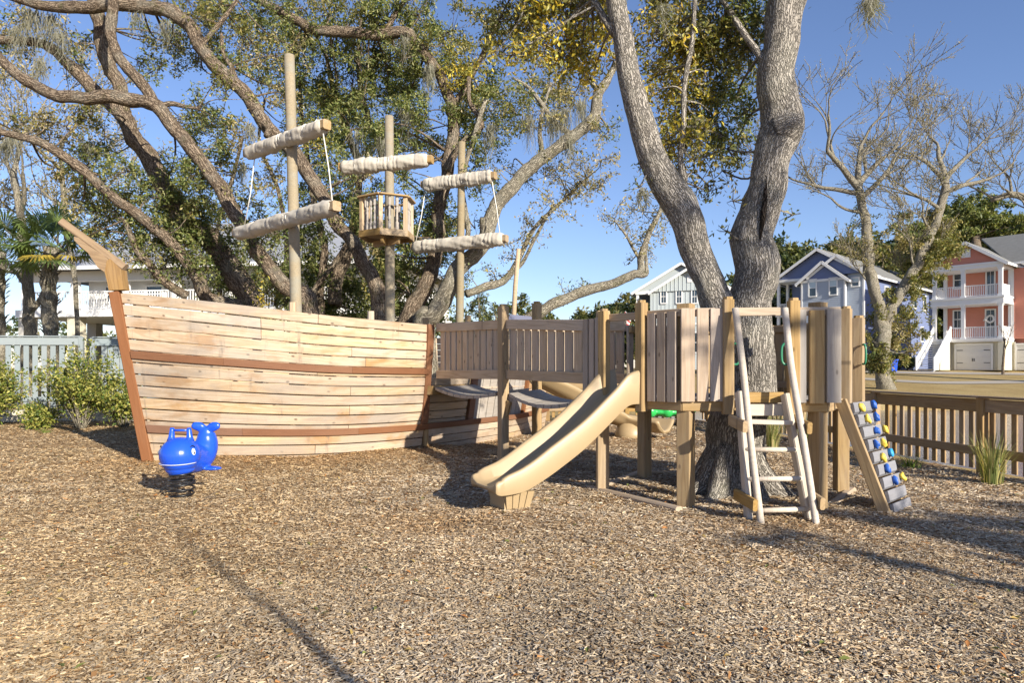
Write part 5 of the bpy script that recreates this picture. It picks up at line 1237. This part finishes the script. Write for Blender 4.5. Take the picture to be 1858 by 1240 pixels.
T.blobs([(960,170,44,'m'),(1000,165,40,'m'),(1045,165,40,'t',.9),(950,225,40,'m',.7),(1000,215,34,'t',.7),(1085,235,30,'t',.6),(900,250,40,'d',.8),(870,345,36,'d',.7),(920,190,40,'d'),(1060,330,34,'t',.7),(1090,290,32,'t',.6),(1110,230,26,'d',.5),(1025,330,36,'t',.7),(1000,365,40,'t',.6),(955,400,30,'t',.5),(970,430,24,'t',.5),(930,455,20,'t',.4),(1040,290,30,'m',.5),(990,320,28,'t',.6),(1090,340,26,'t',.6),(900,505,16,'y',.5),(860,400,30,'d',.5),(850,500,26,'d',.5),(930,300,22,'t',.3)], 17.4, .095, .62)
for a in ((1000,205,22,75),(1025,200,20,70),(1055,185,16,60),(960,215,16,50),(1035,250,10,40),(890,230,14,60)): T.hang(*a, 17.3, 55)
T.build()
T = Tree('oak_tree', base_at(905,19.2), 'live oak limb stretching low to the right over the bridge', 'barkpale', GO)
T.limb([(908,640,26),(925,605,25),(960,578,24),(999,555,22),(1045,534,21),(1105,516,19),(1146,501,18),(1160,496,16),(1163,470,14),(1170,445,12),(1182,415,11),(1200,378,8),(1215,340,5)], 19.2, 'trunk', ground=True, n=14)
T.limb([(1150,500,13),(1172,498,11),(1173,480,7),(1172,450,6),(1180,410,4)], 19.2); T.limb([(1160,470,7),(1148,450,6),(1135,425,5),(1115,400,3)], 19.2)
T.blobs([(1145,450,18,'t',.5),(1160,430,20,'m',.5),(1185,400,30,'t',.6),(1135,415,20,'t',.4),(1205,365,30,'t',.6),(1180,460,14,'t',.4),(1110,395,30,'t',.5),(1150,380,26,'t',.4),(1020,525,14,'d',.3),(1010,545,12,'d',.3),(1070,515,12,'d',.25),(1215,400,20,'t',.5)], 19.2, .095, .6, .5)
T.build()
T = Tree('oak_tree', base_at(585,21), 'cluster of thin shaded oak stems farther behind the middle mast', 'bark', GO)
T.limb([(580,552,18),(584,500,17),(588,455,15),(582,419,14),(570,370,12),(560,300,10),(548,220,8),(545,150,6)], 21, 'trunk', ground=True, n=12)
T.limb([(608,555,28),(611,500,27),(629,467,24),(640,420,18),(650,350,15),(648,290,14),(632,242,13),(615,195,12),(600,150,9),(590,90,7)], 21); T.limb([(650,330,12),(690,290,14),(684,255,14),(668,215,14),(655,160,12),(650,90,8),(655,30,6)], 21)
T.limb([(500,555,10),(520,480,10),(515,400,9),(500,330,8),(470,260,6),(480,180,5)], 21.5); T.limb([(640,430,12),(612,470,10),(560,540,12)], 20.5); T.limb([(400,560,10),(395,420,8),(420,330,8),(440,250,6)], 21.5)
T.blobs([(560,440,36,'d'),(585,490,36,'d'),(620,385,40,'d'),(640,440,34,'d'),(690,480,38,'d'),(600,540,36,'d'),(545,560,30,'d'),(640,545,36,'d'),(530,420,30,'d',.8),(480,520,30,'d',.8),(560,340,34,'d',.8),(600,250,36,'d',.8),(560,230,30,'t',.6),(500,330,30,'t',.6),(520,280,28,'d',.6),(680,380,34,'d',.8),(720,400,34,'d',.8),(420,480,34,'d',.7),(450,500,30,'m',.6),(395,400,28,'t',.5),(660,300,34,'d',.8),(720,260,36,'d',.8),(640,190,36,'d',.8),(500,440,26,'t',.5),(575,560,34,'d'),(660,560,36,'d'),(720,550,36,'d'),(760,450,36,'d'),(800,440,30,'d'),(820,400,30,'d',.8),(540,500,30,'d'),(440,545,30,'d'),(410,530,28,'d',.8),(610,320,34,'d',.8),(600,200,36,'d',.8),(560,170,34,'d',.8),(520,130,34,'d',.8),(690,140,36,'d',.8),(740,180,36,'d',.8),(780,260,34,'d',.8),(800,100,36,'d',.8),(850,250,30,'d',.7),(740,90,36,'m',.8),(480,60,36,'d',.8),(380,230,28,'d',.7),(330,300,28,'d',.7)], 21, .11, 1.05, 1.2)
T.build()

# --- bare, moss-flecked trees
def grow(tr, p, d, L, r, depth, spread=.55, up=.25, rng=None, minr=.012, leaf=None, pal=TAN, lsz=.16, ln=5):
    P = []; q = p.copy(); dd = d.normalized(); n = 4
    for i in range(n+1):
        P.append((q.x, q.y, q.z, max(minr, r*(1-.42*i/n))))
        dd = (dd+Vector((rng.gauss(0,.16), rng.gauss(0,.16), rng.gauss(0,.12)+up*.22))).normalized(); q = q+dd*L/n
    C = catmull(P, 2); mbp = [Vector(c[:3]) for c in C]; mr = [c[3] for c in C]
    tr.tw.add(*tube_geo(mbp, mr, 6 if r > .06 else 4, False))
    if leaf:
        m = ln if depth > 1 else ln*2; i = RNG.integers(0, len(mbp), m); c = np.array([mbp[k] for k in i])+RNG.normal(0, .12+r, (m,3))
        tr.C.append(np.column_stack([c, np.full(m, lsz)])); tr.K.append(pal[RNG.integers(0, len(pal), m)]*RNG.uniform(.7,1.3,(m,1)))
    if depth <= 0: return
    for k in range(rng.choice((2,2,3)) if depth > 1 else 3):
        f = 1.0 if k == 0 else rng.uniform(.45, .95); j = min(len(mbp)-1, int(f*(len(mbp)-1)))
        ax_ = Vector((rng.gauss(0,1), rng.gauss(0,1), rng.gauss(0,.5))); nd = (dd+ax_.normalized()*spread*(.55 if k == 0 else 1.1)).normalized()
        grow(tr, mbp[j], nd, L*rng.uniform(.68,.88), mr[j]*(.8 if k == 0 else .62), depth-1, spread, up, rng, minr, leaf, pal, lsz, ln)
def bare_tree(label, base, trunks, starts, seed, depth=5, pal=TAN, lsz=.17, ln=5, mat='barkpale', Y=41, extra=None, minr=.016, name='bare_tree', spread=.55, up=.25):
    T = Tree(name, base, label, mat, 'bare winter trees'); rng = random.Random(seed)
    for k, tk in enumerate(trunks): T.limb(tk, Y, 'trunk' if k == 0 else 'limb', ground=(k == 0), n=14)
    for px, py, dx, dz, L, r in starts: grow(T, at(px, py, Y), Vector((dx, rng.uniform(-.5,.5), dz)), L, r, depth, spread, up, rng, minr, True, pal, lsz, ln)
    if extra: T.blobs(*extra, sat=False)
    T.build(); return T
b = lawn_at(1606, 41)
bare_tree('tall bare two-stemmed tree on the far lawn, right of the tower', b,
    [[(1604,690,30),(1600,655,26),(1601,620,30),(1604,590,30)],
     [(1601,610,24),(1597,565,22),(1585,520,22),(1578,470,21),(1572,425,19),(1567,385,17),(1560,350,16),(1556,335,15)],
     [(1604,600,24),(1615,570,22),(1628,540,21),(1648,510,19),(1666,475,18),(1683,440,17),(1698,400,17),(1711,365,16),(1716,335,15)]],
    [(1557,340,-.5,.9,3.0,.22),(1557,340,.5,.95,3.1,.22),(1560,352,-1.2,.45,2.8,.16),(1557,338,0.05,1.2,3.0,.2),(1562,360,1.0,.8,2.9,.17),(1566,385,-1.0,.25,2.2,.10),
     (1716,335,.25,1.2,3.0,.2),(1716,338,-.55,1.0,2.8,.19),(1713,350,1.1,.5,2.8,.16),(1716,335,.7,1.0,2.9,.18),(1706,380,-.9,.5,2.3,.12),(1690,425,-.8,.6,2.0,.1),(1660,485,-.5,.6,1.6,.08),(1640,520,.7,.4,1.6,.08),(1585,520,-.7,.5,1.5,.07)],
    11, 5, TAN, .11, 3, extra=([(1600,560,26,'m',.6),(1610,600,30,'m',.7),(1585,620,22,'m',.6),(1640,560,30,'m',.6),(1625,640,28,'m',.7),(1580,655,20,'d',.6),(1655,590,24,'m',.5),(1660,520,28,'m',.6),(1690,470,30,'m',.7),(1570,420,22,'m',.5),(1585,470,20,'m',.5),(1545,395,24,'d',.5),(1700,420,28,'m',.6),(1598,660,26,'m',.7),(1630,610,26,'t',.6),(1720,440,30,'m',.6),(1660,630,20,'t',.5),(1575,590,20,'m',.6),(1612,680,14,'m',.5),(1600,440,18,'t',.5),(1640,430,22,'t',.5),(1680,400,22,'t',.5),(1655,540,24,'m',.5),(1680,490,28,'m',.8),(1700,450,30,'m',.8),(1715,415,26,'m',.7),(1735,455,24,'m',.6)], 41, .19, .8, .8))
b = lawn_at(1960, 44)
bare_tree('bare tree leaning in from the right edge above the coral house', b, [[(1955,640,34),(1940,560,30),(1915,480,26),(1885,400,20),(1862,362,16),(1835,352,13),(1800,362,10)]],
    [(1835,352,-.2,1.0,1.9,.10),(1805,362,-.9,.5,1.8,.08),(1885,400,-.8,.4,2.0,.10),(1840,352,-.7,-.1,1.8,.08),(1885,400,.1,1.2,2.4,.13)], 5, 4, TAN, .12, 4, Y=44)
b = base_at(48, 26)
bare_tree('pale bare tree at the left edge behind the palm', b, [[(55,610,22),(52,560,21),(50,500,20),(42,440,17),(38,400,15),(30,350,12),(25,310,10)],[(52,570,14),(75,540,11),(95,500,8),(110,470,6)]],
    [(38,400,.6,.9,2.0,.10),(30,350,-.6,.9,2.0,.09),(25,310,.2,1.,2.0,.09),(42,440,-.8,.6,1.8,.09),(48,480,.9,.5,1.7,.08),(95,500,.5,.8,1.4,.06),(50,520,-.9,.4,1.6,.07)], 21, 4, TAN, .11, 5, Y=26)
b = base_at(150, 29)
bare_tree('thin tan-leaved tree rising behind the palm and bowsprit', b, [[(140,600,9),(135,500,9),(120,420,12),(115,350,10),(110,290,8)]],
    [(110,290,.3,1.,1.9,.09),(112,310,-.7,.8,1.9,.08),(116,350,.8,.7,1.9,.09),(118,380,-.8,.5,1.8,.08),(125,430,.9,.5,1.9,.08),(130,470,-.6,.6,1.6,.07)], 33, 4, TAN, .13, 9, Y=29)
b = lawn_at(1820, 52.5)
T = Tree('sapling', b, 'thin bare sapling standing before the coral house garage', 'bark'); rg = random.Random(2)
T.limb([(1820,665,5),(1822,640,4.5),(1823,615,4)], 52.5, 'trunk', ground=True, n=8)
for sx_, dz in ((-.35,1.),(.25,1.),(0,1.2)): grow(T, at(1822,640,52.5), Vector((sx_,0,dz)), 1.0, .05, 2, .35, .5, rg, .012)
T.build()

# --- distant trees
def mass(name, label, cells, leaf, dens, kind='stuff', pal=PINE, trunkmat='bark'):
    tw = MB(); C = []; K = []
    for px, py, r, Y in cells:
        c = np.array(at(px, py, Y)); R = r*Y/F; n = int(dens*(R/2.0)**2); ncl = max(6, int(n/26)); cc = c+unit(ncl)*R*np.cbrt(RNG.random((ncl,1)))*np.array([1,1,1.1])
        q = np.repeat(cc, 26, 0)+RNG.normal(0, .24*R**.5, (ncl*26,3)); C.append(q); br = RNG.uniform(.6,1.35,(ncl,1)).repeat(26,0); K.append(pal[RNG.integers(0,len(pal),ncl).repeat(26)]*br)
        if RNG.random() < .5: tw.add(*tube_geo([(c[0],c[1],1.2),(c[0]+.2,c[1],c[2])], [.22,.12], 6))
    c = np.concatenate(C); k = np.concatenate(K); V, Fc, cl = leaf_geo(c, np.full((len(c),1), leaf), np.full((len(c),1), leaf*.5), k)
    o = mesh(name, V, Fc, M['leaf'], None, colr=cl); tag(o, label, 'woods', kind=kind)
    if tw.n: w = tw.build('trunks', M[trunkmat], o); w['kind'] = 'stuff'
    return o
rw = random.Random(9); cells = []
def top_line(x): return np.interp(x, [1040,1080,1120,1160,1200,1320,1400,1420,1460,1500,1540,1580,1640,1700,1760,1858,2000], [585,565,545,535,545,520,455,440,452,450,436,440,425,395,385,400,400])
for x in np.arange(1045, 1990, 13):
    tl = top_line(x); y = tl+18
    while y < 660: cells.append((x+rw.uniform(-8,8), y+rw.uniform(-6,6), rw.uniform(15,24), rw.uniform(88,112) if x > 1400 else rw.uniform(95,125))); y += 27
mass('woods', 'dense green woods rising behind the far houses', cells, .85, 360, pal=PINE)
cells = [(x+rw.uniform(-6,6), rw.uniform(585,645), rw.uniform(12,20), rw.uniform(120,160)) for x in np.arange(-20, 1050, 16)]+[(x+rw.uniform(-6,6), rw.uniform(600,650), rw.uniform(14,22), rw.uniform(120,160)) for x in np.arange(-300, 0, 20)]
mass('woods', 'low hazy line of trees on the horizon behind the ship', cells, .85, 300, pal=PINE)
# the round evergreen tree above the coral house, and two pines left of the bridge
T = Tree('evergreen_tree', lawn_at(1775, 74), 'dark rounded evergreen tree behind the coral house roof', 'bark')
T.limb([(1775,600,30),(1772,500,24),(1770,430,16)], 74, 'trunk', ground=True)
T.blobs([(1660,440,34,'d'),(1700,425,36,'d'),(1735,400,36,'d'),(1780,390,38,'d'),(1820,395,34,'d'),(1855,415,34,'d'),(1690,460,34,'d'),(1740,440,36,'d'),(1790,425,36,'d'),(1840,435,30,'d'),(1890,430,40,'d'),(1720,470,34,'d'),(1660,480,30,'m',.8)], 74, .42, .34, 2., sat=False); T.build()
for px, top, lab, Y in ((868,530,'small pine in the gap left of the bridge post', 60),(898,548,'shorter pine beside it near the slim leaning pole', 55)):
    T = Tree('pine_tree', base_at(px, Y), lab, 'bark', 'small pines on the horizon'); T.limb([(px,640,4),(px+2,590,3.5),(px,top+8,2)], Y, 'trunk', ground=True, n=8)
    T.blobs([(px-12,top+26,13,'p',.6),(px+10,top+16,12,'p',.6),(px,top+6,9,'p',.5),(px-16,top+48,12,'p',.6),(px+16,top+44,13,'p',.6),(px,top+60,12,'p',.5),(px+4,top+34,12,'p',.6)], Y, .26, .45, .4, sat=False); T.build()
T = Tree('evergreen_tree', base_at(962, 46), 'round dark bushy tree peeking over the bridge railing', 'bark'); T.limb([(962,640,10),(960,590,8),(960,570,6)], 46, 'trunk', ground=True)
T.blobs([(945,565,22,'p'),(972,572,22,'p'),(992,580,16,'p'),(960,590,24,'p'),(930,585,14,'p',.7)], 46, .28, .5, .6, sat=False); T.build()

# --- palmettos
def palm(base, hx, hy, Y, label, r0, seed, nf=26, fs=1.0):
    t = thing('palmetto', base, label, 'palm', 'palms behind the blue-gray fence'); rr = random.Random(seed); top = at(hx, hy, Y)
    P = catmull([base, base.lerp(top,.35)+Vector((.08,0,0)), base.lerp(top,.7)+Vector((-.05,0,0)), top], 8)
    tube('trunk', P, [r0*(1+.12*math.sin(i*2.1)) for i in range(len(P))], M['barkpale'], t, n=14, wob=.25, wfreq=6.)
    mb = MB()
    for i in range(60):                              # old leaf boots
        f = rr.uniform(.35, .98); q = base.lerp(top, f); a = rr.uniform(0, 6.28); d = Vector((math.cos(a), math.sin(a), .9)).normalized(); s = Vector((-math.sin(a), math.cos(a), 0))
        p = q+Vector((math.cos(a), math.sin(a), 0))*r0*.9; mb.add([p-s*.05, p+s*.05, p+d*.22+s*.02, p+d*.22-s*.02, p+d*.1+Vector((0,0,.05))], [(0,1,4),(1,2,4),(2,3,4),(3,0,4)])
    mb.build('leaf_boots', M['barkpale'], t)['kind'] = 'stuff'
    for i in range(nf):
        a = rr.uniform(0, 6.28); el = rr.uniform(-.55, 1.25); d = Vector((math.cos(a)*math.cos(el), math.sin(a)*math.cos(el), math.sin(el))); Lp = rr.uniform(.55,.9)*fs
        c = top+d*Lp+Vector((0,0,-.05)); V = []; Fc = []; K = []
        dry = el < -.3 and rr.random() < .5; cb = np.array((.42,.32,.06) if dry else (.13,.18,.055))*rr.uniform(.8,1.4)
        sd_ = d.cross(Vector((0,0,1))).normalized(); upv = sd_.cross(d)
        V += [top, top+sd_*.02, c+sd_*.02, c-sd_*.02]; Fc += [(0,1,2,3)]; K += [cb*.9]*4
        for j in range(22):
            b = (j/21-.5)*math.radians(230); e = (d*math.cos(b)+sd_*math.sin(b)+upv*.16*math.cos(b*1.2)).normalized(); L = rr.uniform(.66,.85)*fs*(.75+.25*math.cos(b)); w = .032*fs
            wv = e.cross(upv).normalized()*w; n0 = len(V); m1 = c+e*L*.55; m2 = c+e*L+Vector((0,0,-.16*fs-.1*abs(b)*.3))
            V += [c, m1-wv, m1+wv, m2, m1+upv*.012]; Fc += [(n0,n0+1,n0+4),(n0,n0+4,n0+2),(n0+1,n0+3,n0+4),(n0+4,n0+3,n0+2)]; K += [cb*rr.uniform(.8,1.25)]*5
        K = np.column_stack([np.array(K), np.ones(len(K))]); mesh('frond', V, Fc, M['frond'], t, colr=K)
palm(base_at(88,23), 92, 448, 23, 'palmetto palm standing behind the fence, left of the bowsprit', .24, 1, 30, 1.15)
palm(base_at(-8,24), -2, 458, 24, 'palmetto palm cut off by the left edge', .24, 2, 26, 1.15)

# --- shrubs and grasses
def shrub(base, h, r, label, n, seed, pal, name='shrub', grp='shrubs along the blue-gray fence'):
    t = thing(name, base, label, 'shrub', grp); rr = random.Random(seed); mb = MB(); C = []; K = []
    for i in range(n):
        a = rr.uniform(0, 6.28); s = rr.uniform(.15, 1.); tip = base+Vector((math.cos(a)*r*s, math.sin(a)*r*s, h*rr.uniform(.45,1.)*(1-.35*s*s)))
        mid = base.lerp(tip, .5)+Vector((0,0,h*.12)); P = catmull([base+Vector((math.cos(a)*.06,math.sin(a)*.06,-.05)), mid, tip], 4); mb.add(*tube_geo(P, np.linspace(.014,.004,len(P)), 5, False))
        for k in range(5):
            q = np.array(P[rr.randint(3, len(P)-1)])+RNG.normal(0,.09,3); m = rr.randint(16,34); C.append(q+RNG.normal(0,.085,(m,3))); K.append(pal[RNG.integers(0,len(pal),m)]*RNG.uniform(.75,1.3,(m,1)))
    mb.build('stems', M['barkpale'], t, smooth=True)['kind'] = 'stuff'
    c = np.concatenate(C); k = np.concatenate(K); V, Fc, cl = leaf_geo(c, np.full((len(c),1),.085), np.full((len(c),1),.048), k, droop=-.3); mesh('foliage', V, Fc, M['bushleaf'], t, colr=cl)
BUSH = np.array([(.12,.16,.03),(.20,.22,.045),(.28,.28,.06),(.07,.11,.025),(.36,.34,.09)])
shrub(Vector((-11.1,17.6,0)), 2.1, 1.15, 'round yellow-green shrub just left of the ship bow', 62, 1, BUSH)
shrub(Vector((-10.15,17.9,0)), 1.3, .7, 'low half-shaded shrub tucked behind the ship bow', 26, 4, BUSH)
shrub(Vector((-13.75,17.9,0)), 1.9, 1.0, 'yellow-green shrub cut by the left edge of the view', 54, 2, BUSH)
shrub(Vector((-11.9,17.2,0)), .6, .4, 'small low shrub at the foot of the round shrub', 12, 3, BUSH)
def tuft(base, h, r, n, label, seed, pal, name='grass_tuft', w=.006, lean=.5):
    rr = random.Random(seed); V = []; Fc = []; K = []
    for i in range(n):
        a = rr.uniform(0,6.28); q = base+Vector((math.cos(a), math.sin(a), 0))*r*.25*rr.random(); L = h*rr.uniform(.55,1.1); ln = lean*rr.uniform(.2,1.2); d = Vector((math.cos(a),math.sin(a),0)); s = Vector((-math.sin(a),math.cos(a),0)); n0 = len(V); cb = pal[rr.randrange(len(pal))]*rr.uniform(.8,1.25)
        for f in (0,.35,.7,1.): 
            p = q+d*L*ln*f*f+Vector((0,0,L*(f-.28*ln*f*f))); ww = w*(1-f)+.0012; V += [p-s*ww, p+s*ww]; K += [cb]*2
        Fc += [(n0+2*j, n0+2*j+1, n0+2*j+3, n0+2*j+2) for j in range(3)]
    o = mesh(name, V, Fc, M['straw'], None, colr=np.column_stack([np.array(K), np.ones(len(K))])); tag(o, label, 'grass', 'grass tufts around the playground'); return o
GR = np.array([(.34,.32,.12),(.22,.26,.08),(.44,.38,.18),(.16,.20,.06)]); GG = np.array([(.10,.16,.03),(.16,.22,.05),(.22,.25,.07)])
tuft(Vector((6.35,9.05,-.02)), .75, .5, 170, 'tall pale grass clump against the fence at the right edge', 1, GR)
tuft(Vector((4.75,12.6,-.02)), .85, .6, 260, 'yellow ornamental grass clump seen under the tower by the ladder', 2, GR)
tuft(Vector((5.4,12.4,-.02)), .8, .6, 220, 'green ornamental grass clump behind the right tower posts', 3, np.vstack([GR,GG]))
tuft(Vector((6.25,10.7,-.02)), .30, .6, 80, 'low green weeds at the fence foot right of the climbing wall', 4, GG, lean=1.2)
tuft(Vector((6.0,11.4,-.02)), .28, .6, 70, 'low green weeds just behind the climbing wall', 8, GG, lean=1.2)
tuft(Vector((-12.7,16.6,-.02)), .22, .7, 90, 'short green grass tuft left of the round shrub', 5, GG, lean=.9)
tuft(Vector((-11.2,16.4,-.02)), .16, .6, 60, 'small green grass tuft in front of the round shrub', 6, GG, lean=.9)
T = Tree('hedge_plants', lawn_at(1640, 60.), 'dark low hedge between the blue and coral houses', 'bark', cat='hedge'); T.S.append(lawn_at(1640,60)); T.R.append(.05)
T.blobs([(1628,658,12,'d'),(1640,655,12,'d'),(1650,652,14,'d'),(1615,660,10,'d'),(1585,655,12,'d'),(1565,650,12,'d')], 61.5, .3, .4, .3, sat=False); T.build()

# --- trees behind the camera, known only from the shadows they throw into the view
def shade_tree(base, h, label, seed, blobs, stems):
    T = Tree('shade_tree', base, label, 'bark', 'trees behind the camera')
    for P in stems: T.world_limb(P, 'trunk', 4, 8, .12)
    SP = np.array(T.S)
    for x, y, z, R, dn in blobs:
        c = np.array((x,y,z)); i = int(np.linalg.norm(SP-c, axis=1).argmin()); T.tw.add(*tube_geo([SP[i], (SP[i]+c)/2+RNG.normal(0,.2,3), c], [.07,.05,.03], 5, False))
        for e in c+unit(9)*R: 
            T.tw.add(*tube_geo([c, e], [.025,.01], 4, False)); m = int(60*dn*R*R); q = c+(e-c)*RNG.uniform(.3,1.1,(m,1))+RNG.normal(0,.16*R,(m,3)); T.C.append(np.column_stack([q, np.full(m,.14)])); T.K.append(DARK[RNG.integers(0,5,m)])
    T.build()
SH = Vector((.6,-.8,0)); TE = math.tan(SUN_EL)
def up_sun(p, D): p = Vector(p); return (p.x+SH.x*D, p.y+SH.y*D, p.z+D*TE)
bl = []
for p, D, R, dn in (((1.9,8.4,3.4),15,.6,.8),((2.2,8.4,4.2),15.5,.55,.6),((3.0,8.4,3.2),14.5,.6,.8),((3.2,8.4,4.4),15,.5,.5),((1.2,7.9,1.7),14,.35,.3),((2.2,7.5,1.7),14.5,.3,.25),((3.3,7.4,1.9),15,.3,.3),((2.9,8.3,2.6),16,.5,.7),((5.3,6.6,0),13,.45,2.2),((4.5,7.0,0),13.5,.42,2.2),((6.0,6.3,0),12.5,.45,2.2),((5.0,6.1,0),13,.37,2.2),((5.8,7.3,0),13,.37,2.2),((3.9,6.6,0),14,.37,2.2),((4.4,6.2,0),13.4,.33,2.2),((4.1,5.7,0),12,.33,2.2),((4.7,5.2,0),12,.36,2.2)):
    bl.append(up_sun(p, D)+(R, dn))
b0 = Vector((10.9,-3.6,-.05))
shade_tree(b0, 10, 'oak behind the camera on the right', 1, bl, [[(10.9,-3.6,-.2,.26),(10.95,-3.5,1.2,.2),(11.2,-3.7,3,.17),(11.6,-3.8,6,.14),(11.5,-3.6,9,.08)],[(10.3,-3.1,-.2,.13),(10.2,-3.0,1.5,.10),(9.9,-2.9,2.6,.05)],[(11.6,-3.0,-.2,.12),(11.7,-2.9,1.4,.1),(11.9,-2.9,2.4,.05)]])
b1 = Vector((4.6,-3.9,-.05))
shade_tree(b1, 5, 'slender tree behind the camera', 2, [], [[(4.6,-3.9,-.2,.085),(4.62,-3.92,2,.065),(4.66,-3.92,3.4,.04),(4.62,-3.92,5.2,.012)]])

b2 = Vector((8.3,-1.7,-.05))
shade_tree(b2, 4, 'short forked tree behind the camera at right', 3, [(8.3,-1.7,3.6,.3,.5),(8.6,-1.6,3.9,.35,.5),(8.0,-1.9,3.9,.3,.4)], [[(8.3,-1.7,-.2,.14),(8.32,-1.72,1.5,.12),(8.25,-1.68,2.8,.09),(8.4,-1.7,3.9,.04)],[(8.75,-1.2,-.2,.10),(8.8,-1.25,1.6,.085),(8.9,-1.2,3.4,.05)]])
